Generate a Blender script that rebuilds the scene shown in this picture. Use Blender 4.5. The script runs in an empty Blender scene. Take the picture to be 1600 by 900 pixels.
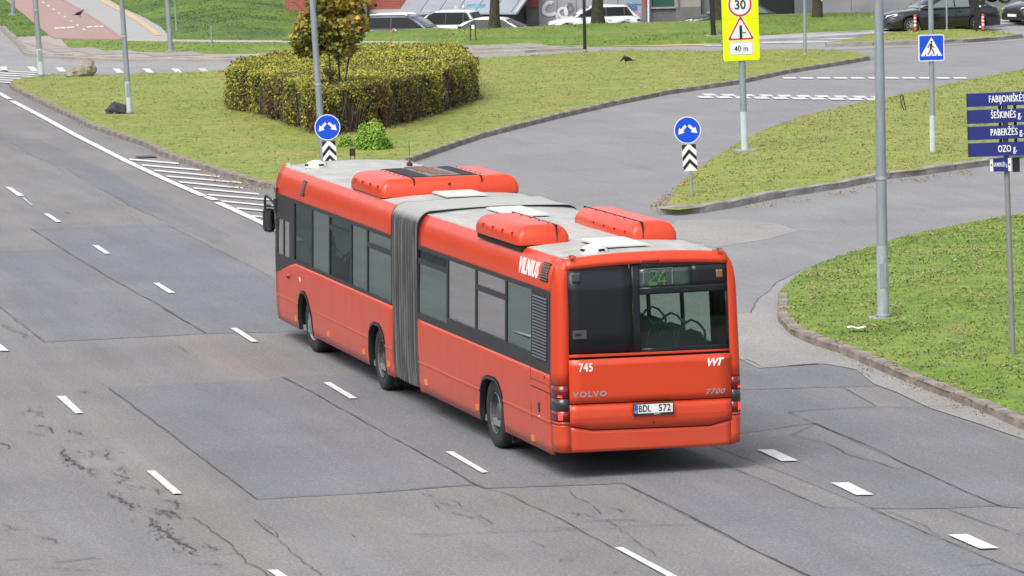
import bpy, math, random
import numpy as np
from mathutils import noise as mnoise
from mathutils import Vector, Matrix
from mathutils.geometry import delaunay_2d_cdt
random.seed(7); rng = np.random.default_rng(7)
S = bpy.context.scene
COL = S.collection
# ------------------------------------------------------------------ camera
FPX, CH, CP, CR = 6736.0, 8.35527, 0.10547, -0.02339
_F = np.array([0, math.cos(CP), -math.sin(CP)]); _R0 = np.array([1., 0, 0]); _U0 = np.cross(_R0, _F)
_R = math.cos(CR)*_R0 + math.sin(CR)*_U0; _U = -math.sin(CR)*_R0 + math.cos(CR)*_U0
cd = bpy.data.cameras.new('camera'); cam = bpy.data.objects.new('camera', cd); COL.objects.link(cam)
cd.sensor_width = 36; cd.lens = FPX/1600*36; cd.clip_start = 1; cd.clip_end = 9000
cam.matrix_world = Matrix(((_R[0], _U[0], -_F[0], 0), (_R[1], _U[1], -_F[1], 0), (_R[2], _U[2], -_F[2], CH), (0, 0, 0, 1)))
S.camera = cam
# ------------------------------------------------------------------ world and sun (bright overcast)
SUN_EL, SUN_AZ = math.radians(55), math.radians(215)
W = bpy.data.worlds.new('World'); S.world = W; W.use_nodes = True
nt = W.node_tree; bg = nt.nodes['Background']
sk = nt.nodes.new('ShaderNodeTexSky'); sk.sky_type = 'NISHITA'; sk.sun_disc = False
sk.sun_elevation = SUN_EL; sk.sun_rotation = SUN_AZ; sk.dust_density = 3.0; sk.air_density = 1.0; sk.ozone_density = 1.0
hs = nt.nodes.new('ShaderNodeHueSaturation'); hs.inputs['Saturation'].default_value = 0.38; hs.inputs['Value'].default_value = 1.0
nt.links.new(sk.outputs[0], hs.inputs['Color']); nt.links.new(hs.outputs[0], bg.inputs[0]); bg.inputs[1].default_value = 0.15
sl = bpy.data.lights.new('sun', 'SUN'); sl.energy = 1.3; sl.angle = math.radians(38); sl.color = (1, .97, .92)
so = bpy.data.objects.new('sun', sl); COL.objects.link(so)
_d = Vector((math.sin(SUN_AZ)*math.cos(SUN_EL), math.cos(SUN_AZ)*math.cos(SUN_EL), math.sin(SUN_EL)))
so.rotation_euler = _d.to_track_quat('Z', 'Y').to_euler()
S.view_settings.view_transform = 'Standard'; S.view_settings.look = 'None'
S.view_settings.exposure = 0.72; S.view_settings.gamma = 1
# ------------------------------------------------------------------ pixel -> place
def ray(u, v):
    return _F + _R*(u-800)/FPX + _U*(450-v)/FPX
def G(u, v, z=0.0):
    d = ray(u, v); t = (z-CH)/d[2]; return Vector((d[0]*t, d[1]*t, z))
def PD(u, v, D):
    d = ray(u, v); t = D/d[1]; return Vector((d[0]*t, D, CH+d[2]*t))
# ------------------------------------------------------------------ materials
MATS = {}
def mat(name, col=(.5, .5, .5), rough=.6, metal=0, coat=0, noise=0, nscale=6, col2=None, bump=0, bscale=40, emit=0, spec=.5, det=4, stretch=None, coord='Object'):
    if name in MATS: return MATS[name]
    m = bpy.data.materials.new(name); m.use_nodes = True; t = m.node_tree; n = t.nodes; l = t.links
    b = n['Principled BSDF']; b.inputs['Base Color'].default_value = (*col, 1); b.inputs['Roughness'].default_value = rough
    b.inputs['Metallic'].default_value = metal; b.inputs['Coat Weight'].default_value = coat; b.inputs['Coat Roughness'].default_value = .12
    b.inputs['Specular IOR Level'].default_value = spec
    tc = n.new('ShaderNodeTexCoord'); src = tc.outputs[coord]
    if stretch:
        mp = n.new('ShaderNodeMapping'); mp.inputs['Scale'].default_value = stretch; l.new(src, mp.inputs[0]); src2 = mp.outputs[0]
    else: src2 = src
    if noise:
        nz = n.new('ShaderNodeTexNoise'); nz.inputs['Scale'].default_value = nscale; nz.inputs['Detail'].default_value = det
        nz.inputs['Roughness'].default_value = .6
        l.new(src2, nz.inputs['Vector'])
        mr = n.new('ShaderNodeMapRange'); mr.inputs[1].default_value = .3; mr.inputs[2].default_value = .7
        l.new(nz.outputs[0], mr.inputs[0])
        mx = n.new('ShaderNodeMix'); mx.data_type = 'RGBA'
        c2 = col2 if col2 else tuple(c*(1-noise) for c in col)
        mx.inputs[6].default_value = (*col, 1); mx.inputs[7].default_value = (*c2, 1)
        l.new(mr.outputs[0], mx.inputs[0]); l.new(mx.outputs[2], b.inputs['Base Color'])
    if bump:
        nb = n.new('ShaderNodeTexNoise'); nb.inputs['Scale'].default_value = bscale; nb.inputs['Detail'].default_value = 5
        l.new(src, nb.inputs['Vector'])
        bp = n.new('ShaderNodeBump'); bp.inputs['Strength'].default_value = bump; bp.inputs['Distance'].default_value = .02
        l.new(nb.outputs[0], bp.inputs['Height']); l.new(bp.outputs[0], b.inputs['Normal'])
    if emit: b.inputs['Emission Color'].default_value = (*col, 1); b.inputs['Emission Strength'].default_value = emit
    MATS[name] = m; return m
def asphalt(name, base, tint, amt=.5, streak=.35, grain=.22):
    m = bpy.data.materials.new(name); m.use_nodes = True; t = m.node_tree; n = t.nodes; l = t.links; b = n['Principled BSDF']
    b.inputs['Roughness'].default_value = .85; b.inputs['Specular IOR Level'].default_value = .35
    geo = n.new('ShaderNodeNewGeometry')
    mp = n.new('ShaderNodeMapping'); mp.vector_type = 'POINT'; mp.inputs['Rotation'].default_value = (0, 0, -math.radians(14.5)); mp.inputs['Scale'].default_value = (1, .07, 1)
    # rotate first so that the streaks run with the lanes
    rt = n.new('ShaderNodeVectorRotate'); rt.rotation_type = 'Z_AXIS'; rt.inputs['Angle'].default_value = -math.radians(14.5)
    l.new(geo.outputs['Position'], rt.inputs['Vector']); mp.inputs['Rotation'].default_value = (0, 0, 0); l.new(rt.outputs[0], mp.inputs[0])
    def noise(sc, src, det=4, rg=.6):
        z = n.new('ShaderNodeTexNoise'); z.inputs['Scale'].default_value = sc; z.inputs['Detail'].default_value = det; z.inputs['Roughness'].default_value = rg
        l.new(src, z.inputs['Vector']); return z.outputs[0]
    def mr(x, a, b_, c, d):
        q = n.new('ShaderNodeMapRange'); q.inputs[1].default_value = a; q.inputs[2].default_value = b_; q.inputs[3].default_value = c; q.inputs[4].default_value = d; l.new(x, q.inputs[0]); return q.outputs[0]
    def mul(a, b_):
        q = n.new('ShaderNodeMath'); q.operation = 'MULTIPLY'; l.new(a, q.inputs[0]); l.new(b_, q.inputs[1]); return q.outputs[0]
    mx = n.new('ShaderNodeMix'); mx.data_type = 'RGBA'; mx.inputs[6].default_value = (*base, 1); mx.inputs[7].default_value = (*tint, 1)
    l.new(mr(noise(.9, mp.outputs[0], 3), .38, .62, 0, amt), mx.inputs[0])
    st = mr(noise(1.6, mp.outputs[0], 5, .65), .3, .75, 1+streak*.35, 1-streak)
    big = mr(noise(.35, geo.outputs['Position'], 5), .3, .7, 1.08, .9)
    gr = mr(noise(24, geo.outputs['Position'], 3, .9), .32, .68, 1-grain, 1+grain)
    g2 = mr(noise(9, geo.outputs['Position'], 4, .75), .35, .65, .93, 1.07)
    f = mul(mul(st, big), mul(gr, g2))
    f = mul(f, mr(noise(33, geo.outputs['Position'], 1, .5), .66, .74, 1, 1.9)); f = mul(f, mr(noise(19, geo.outputs['Position'], 2, .6), .25, .33, .62, 1))
    vm = n.new('ShaderNodeVectorMath'); vm.operation = 'SCALE'; l.new(mx.outputs[2], vm.inputs[0]); l.new(f, vm.inputs['Scale'])
    l.new(vm.outputs[0], b.inputs['Base Color'])
    bp = n.new('ShaderNodeBump'); bp.inputs['Strength'].default_value = .5; bp.inputs['Distance'].default_value = .01
    l.new(noise(60, geo.outputs['Position'], 3, .8), bp.inputs['Height']); l.new(bp.outputs[0], b.inputs['Normal'])
    MATS[name] = m; return m
def leafmat(name, stops, rough=.7, nz=0, ncols=None, trans=0.25):
    """colour from the per-face attribute rnd, mixed over the ground by a broad noise"""
    m = bpy.data.materials.new(name); m.use_nodes = True; t = m.node_tree; n = t.nodes; l = t.links; b = n['Principled BSDF']
    b.inputs['Roughness'].default_value = rough; b.inputs['Specular IOR Level'].default_value = .25
    at = n.new('ShaderNodeAttribute'); at.attribute_name = 'rnd'
    def ramp(st):
        r = n.new('ShaderNodeValToRGB'); e = r.color_ramp.elements
        while len(e) < len(st): e.new(.5)
        for i, (p, c) in enumerate(st): e[i].position = p; e[i].color = (*c, 1)
        return r
    r1 = ramp(stops); l.new(at.outputs['Fac'], r1.inputs[0]); out = r1.outputs[0]
    if ncols:
        r2 = ramp(ncols); l.new(at.outputs['Fac'], r2.inputs[0])
        geo = n.new('ShaderNodeNewGeometry'); z = n.new('ShaderNodeTexNoise'); z.inputs['Scale'].default_value = nz; z.inputs['Detail'].default_value = 5; z.inputs['Roughness'].default_value = .65
        l.new(geo.outputs['Position'], z.inputs['Vector'])
        q = n.new('ShaderNodeMapRange'); q.inputs[1].default_value = .36; q.inputs[2].default_value = .64; l.new(z.outputs[0], q.inputs[0])
        z2 = n.new('ShaderNodeTexNoise'); z2.inputs['Scale'].default_value = nz*9; z2.inputs['Detail'].default_value = 4; l.new(geo.outputs['Position'], z2.inputs['Vector'])
        q2 = n.new('ShaderNodeMapRange'); q2.inputs[1].default_value = .3; q2.inputs[2].default_value = .7; q2.inputs[3].default_value = .76; q2.inputs[4].default_value = 1.22; l.new(z2.outputs[0], q2.inputs[0])
        mx = n.new('ShaderNodeMix'); mx.data_type = 'RGBA'; l.new(q.outputs[0], mx.inputs[0]); l.new(out, mx.inputs[6]); l.new(r2.outputs[0], mx.inputs[7]); sv = n.new('ShaderNodeVectorMath'); sv.operation = 'SCALE'; l.new(mx.outputs[2], sv.inputs[0]); l.new(q2.outputs[0], sv.inputs['Scale']); out = sv.outputs[0]
    l.new(out, b.inputs['Base Color'])
    if name.startswith('lawn') or name == 'clippings':
        g2 = n.new('ShaderNodeNewGeometry'); va = n.new('ShaderNodeVectorMath'); va.operation = 'MULTIPLY_ADD'; va.inputs[1].default_value = (.45, .45, .45); va.inputs[2].default_value = (0, 0, .8)
        vn = n.new('ShaderNodeVectorMath'); vn.operation = 'NORMALIZE'; l.new(g2.outputs['True Normal'], va.inputs[0]); l.new(va.outputs[0], vn.inputs[0]); l.new(vn.outputs[0], b.inputs['Normal'])
    MATS[name] = m; return m
# ------------------------------------------------------------------ object helpers
def tag(o, label=None, cat=None, group=None, kind=None):
    if label: o['label'] = label
    if cat: o['category'] = cat
    if group: o['group'] = group
    if kind: o['kind'] = kind
    return o
def empty(name, loc, rz=0, label=None, cat=None, group=None):
    o = bpy.data.objects.new(name, None); COL.objects.link(o); o.location = loc; o.rotation_euler = (0, 0, rz); o.empty_display_size = .3
    return tag(o, label, cat, group)
class MB:
    def __init__(s): s.v = []; s.f = []; s.m = []
    def add(s, vs, fs, mi=0):
        k = len(s.v); s.v += [tuple(p) for p in vs]; s.f += [tuple(i+k for i in f) for f in fs]; s.m += [mi]*len(fs); return s
    def box(s, a, b, mi=0):
        x0, y0, z0 = a; x1, y1, z1 = b
        return s.add([(x0, y0, z0), (x1, y0, z0), (x1, y1, z0), (x0, y1, z0), (x0, y0, z1), (x1, y0, z1), (x1, y1, z1), (x0, y1, z1)],
                     [(3, 2, 1, 0), (4, 5, 6, 7), (0, 1, 5, 4), (1, 2, 6, 5), (2, 3, 7, 6), (3, 0, 4, 7)], mi)
    def bar(s, p, q, w, h=None, mi=0, up=(0, 0, 1)):
        p = Vector(p); q = Vector(q); h = h or w; d = (q-p).normalized(); u = Vector(up)
        if abs(d.dot(u)) > .95: u = Vector((1, 0, 0))
        r = d.cross(u).normalized(); u = r.cross(d)
        vs = [c + r*a*w/2 + u*b*h/2 for c in (p, q) for a, b in ((-1, -1), (1, -1), (1, 1), (-1, 1))]
        return s.add(vs, [(0, 1, 2, 3), (7, 6, 5, 4), (0, 4, 5, 1), (1, 5, 6, 2), (2, 6, 7, 3), (3, 7, 4, 0)], mi)
    def tube(s, pts, rad, n=10, mi=0, cap=True):
        pts = [Vector(p) for p in pts]; rad = rad if hasattr(rad, '__len__') else [rad]*len(pts); k = len(pts); vs = []
        ref = Vector((0, 0, 1)); d0 = (pts[-1]-pts[0]).normalized()
        if abs(d0.dot(ref)) > .8: ref = Vector((0, 1, 0))
        for i, p in enumerate(pts):
            d = (pts[min(i+1, k-1)]-pts[max(i-1, 0)]).normalized(); r = d.cross(ref)
            if r.length < 1e-4: r = d.cross(Vector((1, 0, 0)))
            r.normalize(); u = r.cross(d)
            vs += [p + (r*math.cos(a)+u*math.sin(a))*rad[i] for a in (2*math.pi*j/n for j in range(n))]
        fs = [(i*n+j, i*n+(j+1) % n, (i+1)*n+(j+1) % n, (i+1)*n+j) for i in range(k-1) for j in range(n)]
        if cap: fs += [tuple(range(n))[::-1], tuple((k-1)*n+j for j in range(n))]
        return s.add(vs, fs, mi)
    def lathe(s, prof, axis='z', c=(0, 0, 0), n=24, mi=0, close=False):
        """prof: (radius, along) pairs"""
        vs = []
        for r, h in prof:
            for j in range(n):
                a = 2*math.pi*j/n; x, y = r*math.cos(a), r*math.sin(a)
                p = {'z': (x, y, h), 'y': (x, h, y), 'x': (h, x, y)}[axis]
                vs.append((p[0]+c[0], p[1]+c[1], p[2]+c[2]))
        k = len(prof); fs = [(i*n+j, i*n+(j+1) % n, (i+1)*n+(j+1) % n, (i+1)*n+j) for i in range(k-1) for j in range(n)]
        if close: fs += [tuple(range(n))[::-1], tuple((k-1)*n+j for j in range(n))]
        return s.add(vs, fs, mi)
    def grid(s, rows, mi=0, closed=False):
        """rows: list of equally long point lists"""
        k = len(rows); n = len(rows[0]); vs = [p for r in rows for p in r]
        fs = [(i*n+j, i*n+(j+1) % n, (i+1)*n+(j+1) % n, (i+1)*n+j) for i in range(k-1) for j in range(n if closed else n-1)]
        return s.add(vs, fs, mi)
    def prism(s, poly, d0, d1, plane='xz', mi=0):
        """poly in 2-D extruded along the third axis from d0 to d1"""
        def P(a, b, c): return {'xz': (a, c, b), 'xy': (a, b, c), 'yz': (c, a, b)}[plane]
        n = len(poly); vs = [P(a, b, d0) for a, b in poly]+[P(a, b, d1) for a, b in poly]
        return s.add(vs, [tuple(range(n)), tuple(range(2*n-1, n-1, -1))]+[(i, n+i, n+(i+1) % n, (i+1) % n) for i in range(n)], mi)
    def xf(s, M):
        s.v = [tuple(M @ Vector(p)) for p in s.v]; return s
    def build(s, name, mats, parent=None, smooth=35, fix=True, loc=None):
        me = bpy.data.meshes.new(name); me.from_pydata(s.v, [], s.f)
        for m in (mats if isinstance(mats, (list, tuple)) else [mats]): me.materials.append(m)
        if len(set(s.m)) > 1: me.polygons.foreach_set('material_index', s.m)
        if fix:
            import bmesh
            b = bmesh.new(); b.from_mesh(me); bmesh.ops.recalc_face_normals(b, faces=b.faces); b.to_mesh(me); b.free()
        if smooth:
            me.polygons.foreach_set('use_smooth', [True]*len(me.polygons)); me.set_sharp_from_angle(angle=math.radians(smooth))
        o = bpy.data.objects.new(name, me); COL.objects.link(o)
        if parent: o.parent = parent
        if loc is not None: o.location = loc
        return o
def fastmesh(name, V, F, mats, rnd=None, parent=None, smooth=False):
    """V (n,3), F (m,k) numpy"""
    me = bpy.data.meshes.new(name); k = F.shape[1]
    me.vertices.add(len(V)); me.vertices.foreach_set('co', V.astype(np.float32).ravel())
    me.loops.add(F.size); me.loops.foreach_set('vertex_index', F.astype(np.int32).ravel())
    me.polygons.add(len(F)); me.polygons.foreach_set('loop_start', np.arange(0, F.size, k, dtype=np.int32))
    if rnd is not None:
        a = me.attributes.new('rnd', 'FLOAT', 'FACE'); a.data.foreach_set('value', rnd.astype(np.float32))
    me.materials.append(mats); me.update(calc_edges=True); me.validate()
    if smooth: me.polygons.foreach_set('use_smooth', [True]*len(F))
    o = bpy.data.objects.new(name, me); COL.objects.link(o)
    if parent: o.parent = parent
    return o
def copy_tree(o, parent=None):
    c = o.copy(); COL.objects.link(c)
    if parent: c.parent = parent
    for ch in list(o.children): copy_tree(ch, c)
    return c
def text(string, size, m, parent, name='lettering', M=None, bold=0.0, shear=0, sx=1, spacing=1, depth=.002, align='CENTER'):
    """flat letters; local x to the right, z up, front facing -y, then matrix M"""
    cu = bpy.data.curves.new('t', 'FONT'); cu.body = string; cu.size = size; cu.extrude = depth; cu.offset = bold; cu.shear = shear
    cu.space_character = spacing; cu.align_x = align; cu.align_y = 'CENTER'; cu.resolution_u = 3
    o = bpy.data.objects.new('t', cu); COL.objects.link(o)
    dg = bpy.context.evaluated_depsgraph_get(); dg.update()
    me = bpy.data.meshes.new_from_object(o.evaluated_get(dg)); bpy.data.objects.remove(o)
    R = Matrix.Diagonal((sx, 1, 1, 1)); R = Matrix.Rotation(math.pi/2, 4, 'X') @ R
    me.transform((M or Matrix()) @ R)
    me.materials.clear(); me.materials.append(m); me.name = name
    t = bpy.data.objects.new(name, me); COL.objects.link(t); t.parent = parent
    return t
def in_poly(P, poly):
    x, y = P[:, 0], P[:, 1]; ins = np.zeros(len(P), bool); n = len(poly)
    for i in range(n):
        x0, y0 = poly[i]; x1, y1 = poly[(i+1) % n]
        c = ((y0 > y) != (y1 > y)) & (x < (x1-x0)*(y-y0)/((y1-y0) if abs(y1-y0) > 1e-12 else 1e-12)+x0); ins ^= c
    return ins
def dist_poly(P, poly, extra=None):
    D = np.full(len(P), 1e9); E = np.zeros(len(P)); n = len(poly)
    for i in range(n):
        a = np.array(poly[i]); b = np.array(poly[(i+1) % n]); ab = b-a; t = np.clip(((P-a)@ab)/max(ab@ab, 1e-9), 0, 1)
        d = np.hypot(*(P-a-t[:, None]*ab).T); k = d < D; D[k] = d[k]
        if extra is not None: E[k] = (extra[i]+(extra[(i+1) % n]-extra[i])*t)[k]
    return D, E
_ns = [(rng.uniform(.6, 1.4), rng.uniform(0, 6.28), rng.uniform(0, 6.28)) for _ in range(8)]
def nz2(x, y, s=1.0):
    r = 0
    for i, (k, a, p) in enumerate(_ns): r = r+np.sin((x*math.cos(a)+y*math.sin(a))*s*k*(1+.35*i)+p)/(1+.35*i)
    return r/4
# ------------------------------------------------------------------ palette
asphalt('asphalt_worn', (.196, .192, .194), (.222, .204, .194), .8, .16, .34)
asphalt('asphalt_blue', (.170, .173, .190), (.187, .187, .197), .6, .16, .28)
asphalt('asphalt_mid', (.172, .173, .188), (.192, .187, .190), .6, .18, .30)
asphalt('asphalt_light', (.27, .26, .25), (.30, .285, .265), .5, .08)
asphalt('asphalt_slip', (.225, .224, .23), (.245, .238, .232), .5, .1)
asphalt('asphalt_far', (.27, .265, .265), (.30, .285, .275), .5, .08)
M_paint = mat('road_paint', (.74, .74, .71), .6, noise=.5, nscale=9, col2=(.52, .515, .49), det=7, bump=.1, coord='Object')
M_pw2 = mat('road_paint_far', (.66, .66, .64), .65, noise=.5, nscale=5, col2=(.48, .475, .46))
M_paintworn = mat('road_paint_worn', (.55, .55, .54), .7, noise=.4, nscale=4)
M_crack = mat('crack_tar', (.060, .058, .060), .85, noise=.5, nscale=9, col2=(.10, .098, .098))
M_kerb = mat('kerb_stone', (.34, .285, .25), .85, noise=.5, nscale=2.3, col2=(.17, .145, .13), bump=.8, bscale=18, coord='Object')
M_kerb2 = mat('kerb_stone_grey', (.34, .32, .30), .85, noise=.5, nscale=2.3, col2=(.2, .18, .165), bump=.8, bscale=18)
M_conc = mat('concrete', (.36, .35, .34), .85, noise=.25, nscale=1.4, bump=.4, bscale=12)
M_steel = mat('galvanised_steel', (.33, .37, .40), .5, metal=.25, noise=.25, nscale=3, stretch=(3, 3, .6))
M_steel2 = mat('painted_pole_base', (.55, .60, .65), .55, noise=.2, nscale=3)
M_black = mat('black_paint', (.018, .018, .02), .45)
M_bark = mat('bark', (.085, .065, .048), .9, noise=.5, nscale=6, bump=.8, bscale=25, stretch=(3, 3, .7))
GR_A = [(0, (0.13, 0.139, 0.032)), (0.35, (0.252, 0.252, 0.06)), (0.7, (0.327, 0.303, 0.094)), (1, (0.41, 0.345, 0.149))]
GR_Y = [(0, (0.091, 0.131, 0.027)), (0.35, (0.182, 0.24, 0.041)), (0.7, (0.24, 0.286, 0.059)), (1, (0.328, 0.309, 0.101))]
GR_G = [(0, (0.057, 0.116, 0.014)), (0.4, (0.119, 0.206, 0.021)), (0.75, (0.169, 0.255, 0.034)), (1, (0.26, 0.297, 0.077))]
GR_D = [(0, (0.04, 0.07, 0.015)), (0.5, (0.075, 0.128, 0.024)), (1, (0.123, 0.176, 0.04))]
leafmat('lawn_yellow', GR_A, nz=.45, ncols=GR_Y)
leafmat('lawn_green', GR_G, nz=.4, ncols=GR_Y)
leafmat('lawn_deep', GR_D, nz=.12, ncols=GR_G)
leafmat('clippings', [(0, (.13, .115, .05)), (.3, (.24, .21, .09)), (1, (.42, .36, .18))])
leafmat('soil_bits', [(0, (.07, .055, .035)), (.6, (.17, .13, .08)), (1, (.27, .22, .12))])
leafmat('litter', [(0, (.10, .05, .02)), (.5, (.35, .22, .08)), (1, (.55, .42, .2))])
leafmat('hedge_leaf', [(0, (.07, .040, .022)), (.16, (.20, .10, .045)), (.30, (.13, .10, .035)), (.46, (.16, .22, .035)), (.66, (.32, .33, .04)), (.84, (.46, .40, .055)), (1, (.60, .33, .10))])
leafmat('maple_leaf', [(0, (.05, .07, .018)), (.35, (.11, .13, .03)), (.6, (.22, .18, .035)), (.85, (.45, .29, .05)), (1, (.58, .42, .09))])
leafmat('shrub_leaf', [(0, (.08, .16, .02)), (.4, (.20, .38, .05)), (.8, (.36, .52, .09)), (1, (.48, .52, .14))])
leafmat('tree_leaf', [(0, (.03, .05, .015)), (.6, (.07, .10, .025)), (1, (.2, .16, .04))])
# ------------------------------------------------------------------ ground sheets
gm = MB().add([(-3000, -2000, -1.4), (3000, -2000, -1.4), (3000, 4000, -1.4), (-3000, 4000, -1.4)], [(0, 1, 2, 3)])
tag(gm.build('ground', mat('far_ground', (.08, .12, .04), .9, noise=.5, nscale=.05), smooth=0), kind='structure')
RIDGE = [(440, 56), (500, 55), (545, 52), (578, 49), (657, 44.5), (722, 44.5), (787, 42.5), (820, 41), (880, 38), (927, 35.5), (1012, 34.5), (1127, 31), (1187, 23.5), (1260, 21), (1340, 18.5), (1366, 18.5), (1420, 17), (1480, 15), (1535, 12), (1600, 6), (1700, -2)]
RP = [G(u, v, .35) for u, v in RIDGE]
poly = [(-70, 10), (70, 10), (70, RP[-1].y)] + [(p.x, p.y) for p in RP[::-1]] + [(-11.5, 330), (-70, 330)]
def sheet(name, pts, z, m, parent=None, kind='structure', px=True, fine=0):
    P = [((G(u, v, z).x, G(u, v, z).y) if px else (u, v)) for u, v in pts]
    if fine:
        lo = np.min(P, 0); hi = np.max(P, 0)
        gx, gy = np.meshgrid(np.arange(lo[0], hi[0], fine), np.arange(lo[1], hi[1], fine)); Q = np.c_[gx.ravel(), gy.ravel()]
        Q = Q[in_poly(Q, P)]
    else: Q = np.zeros((0, 2))
    n = len(P); r = delaunay_2d_cdt([Vector(p) for p in P]+[Vector(q) for q in Q.tolist()], [(i, (i+1) % n) for i in range(n)], [list(range(n))], 1, 1e-5)
    me = bpy.data.meshes.new(name); me.from_pydata([(v.x, v.y, z) for v in r[0]], [], [f for f in r[2]]); me.materials.append(m)
    for p in me.polygons:
        if p.normal.z < 0: p.flip()
    o = bpy.data.objects.new(name, me); COL.objects.link(o)
    if parent: o.parent = parent
    elif kind: o['kind'] = kind
    return o
def zsheet(*a, **k):
    o = sheet(*a, **k); me = o.data
    import bmesh
    b = bmesh.new(); b.from_mesh(me)
    for f in b.faces:
        f.normal_update()
        if f.normal.z < 0: f.normal_flip()
    if a[2] > .09:                                                  # a slab with an edge, not a floating sheet
        bd = [e for e in b.edges if e.is_boundary]; ex = bmesh.ops.extrude_edge_only(b, edges=bd)
        for v in ex['geom']:
            if isinstance(v, bmesh.types.BMVert): v.co.z -= a[2]+.03
    b.to_mesh(me); b.free(); return o
road = zsheet('main_road', poly, 0, MATS['asphalt_worn'], px=False)
zsheet('car_park', [(-11.4, 172), (70, 172), (70, 330), (-11.4, 330)], -1.2, mat('car_park_asphalt', (.10, .10, .105), .9, noise=.2, nscale=.4), px=False)
# repaired rectangles of asphalt in the main road, each its own sheet
def wob(pts, step=2.0, amp=.035):
    """straight saw-cut edges that are never quite straight"""
    P = [G(u, v) for u, v in pts]; out = []
    for i in range(len(P)):
        a = P[i]; b = P[(i+1) % len(P)]; L = (b-a).length; k = max(1, int(L/step))
        for j in range(k):
            q = a.lerp(b, j/k); r = 0 if j == 0 else amp
            out.append((q.x+random.uniform(-r, r), q.y+random.uniform(-r, r)))
    return out
patches = [
 ('asphalt_blue', [(48, 358), (257, 350), (345, 393), (430, 437), (560, 500), (560, 516), (322, 522), (99.6, 390)]),
 ('asphalt_mid', [(-60, 395), (98, 390.5), (320.5, 522), (68, 535), (0, 480), (-60, 440)]),
 ('asphalt_blue', [(170, 607), (445, 591), (743, 758), (587, 770), (403, 781), (267, 680)]),
 ('asphalt_mid', [(447, 590), (560, 584), (700, 570), (860, 600), (1059, 699), (1184, 748), (1290, 794), (1359, 795.5), (1480, 847), (1640, 915), (1290, 915), (1262, 900), (975, 756), (760, 763.5)]),
 ('asphalt_mid', [(1112, 697), (1160, 682), (1239, 681.5), (1290, 692), (1345, 712), (1400, 733.5), (1436, 734), (1475, 752), (1559, 791), (1475, 795), (1361, 794.5)]),
 ('asphalt_blue', [(1161, 562), (1186, 575), (1288, 568), (1338, 577), (1366, 603.5), (1313, 605), (1150, 610)]),
 ('asphalt_mid', [(1150, 612), (1312, 606.5), (1371, 637), (1452, 638), (1530, 668), (1630, 706), (1700, 800), (1563, 792), (1272, 662), (1150, 679)]),
 ('asphalt_mid', [(0, 205), (70, 222), (160, 262), (265, 318), (360, 368), (335, 380), (200, 320), (100, 262), (0, 225)]),
 ('asphalt_light', [(1060, 345), (1140, 343), (1216, 350), (1252, 360), (1200, 374), (1130, 385), (1060, 395), (1000, 380)]),
]
for i, (m, p) in enumerate(patches):
    zsheet('asphalt_patch', wob(p), .008 if i == 8 else .004, MATS[m], parent=road, px=False)
# the slip road and the street behind have their own surface
zsheet('slip_road', [(1150, 492), (1172, 490), (1176, 478), (1192, 462), (1212, 443), (1258, 420), (1309, 403), (1350, 388), (1420, 366), (1520, 348), (1620, 330), (1700, 250), (1700, 60), (1600, 63), (1550, 68), (1490, 72), (1340, 77), (1290, 80), (1130, 88), (900, 150), (640, 262), (700, 290), (800, 330), (900, 350), (1000, 360), (1085, 345), (1040, 352), (1000, 380), (1060, 420), (1120, 470)], .004, MATS['asphalt_slip'])
zsheet('street', [(-60, 45), (0, 46), (22, 67), (38, 85.5), (111, 92), (222, 95.5), (340, 95.5), (500, 93), (735, 84.2), (911, 78), (920, 66), (1097, 67), (1187, 58), (1340, 50), (1380, 48), (1535, 35), (1600, 31), (1700, 26), (1700, 59), (1600, 62), (1550, 67), (1290, 79), (1130, 86.5), (900, 92), (760, 100), (640, 108), (340, 116), (160, 121), (40, 126), (20, 130), (-60, 120)], .008, MATS['asphalt_far'])
zsheet('gutter', [(1150, 490), (1172, 490), (1182, 471), (1212, 443), (1258, 420), (1309, 403), (1262, 430), (1240, 452), (1222, 469), (1221, 503), (1240, 522), (1275, 536), (1305, 545), (1351, 566), (1420, 598), (1478, 620), (1530, 640), (1620, 678), (1640, 700), (1530, 662), (1452, 637), (1400, 612), (1366, 600), (1338, 577), (1288, 568), (1186, 575), (1150, 558)], .012, MATS['asphalt_light'])
# cracks and joints: thin tarred or open seams, jittered
CR_ = MB()
def crack(px, w=.022, jit=.04, step=.22, taper=False, gap=0):
    P = [G(u, v) for u, v in px]; pts = []
    for a, b in zip(P, P[1:]):
        k = max(1, int((b-a).length/step)); pts += [a.lerp(b, j/k) for j in range(k)]
    pts.append(P[-1]); off = 0; L = []; R = []; n = len(pts)
    for i, p in enumerate(pts):
        d = (pts[min(i+1, n-1)]-pts[max(i-1, 0)]).normalized(); nn = Vector((-d.y, d.x, 0))
        off = off*.75+random.uniform(-jit, jit); ww = w*random.uniform(.45, 1.35)*(1 if not taper else math.sin(math.pi*(i+.3)/(n+.6)))
        q = p+nn*off; L.append(q+nn*ww/2); R.append(q-nn*ww/2)
    for i in range(n-1):
        if gap and random.random() < gap: continue
        CR_.add([(*L[i].xy, .017), (*L[i+1].xy, .017), (*R[i+1].xy, .017), (*R[i].xy, .017)], [(0, 3, 2, 1)])
J = .012
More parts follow.
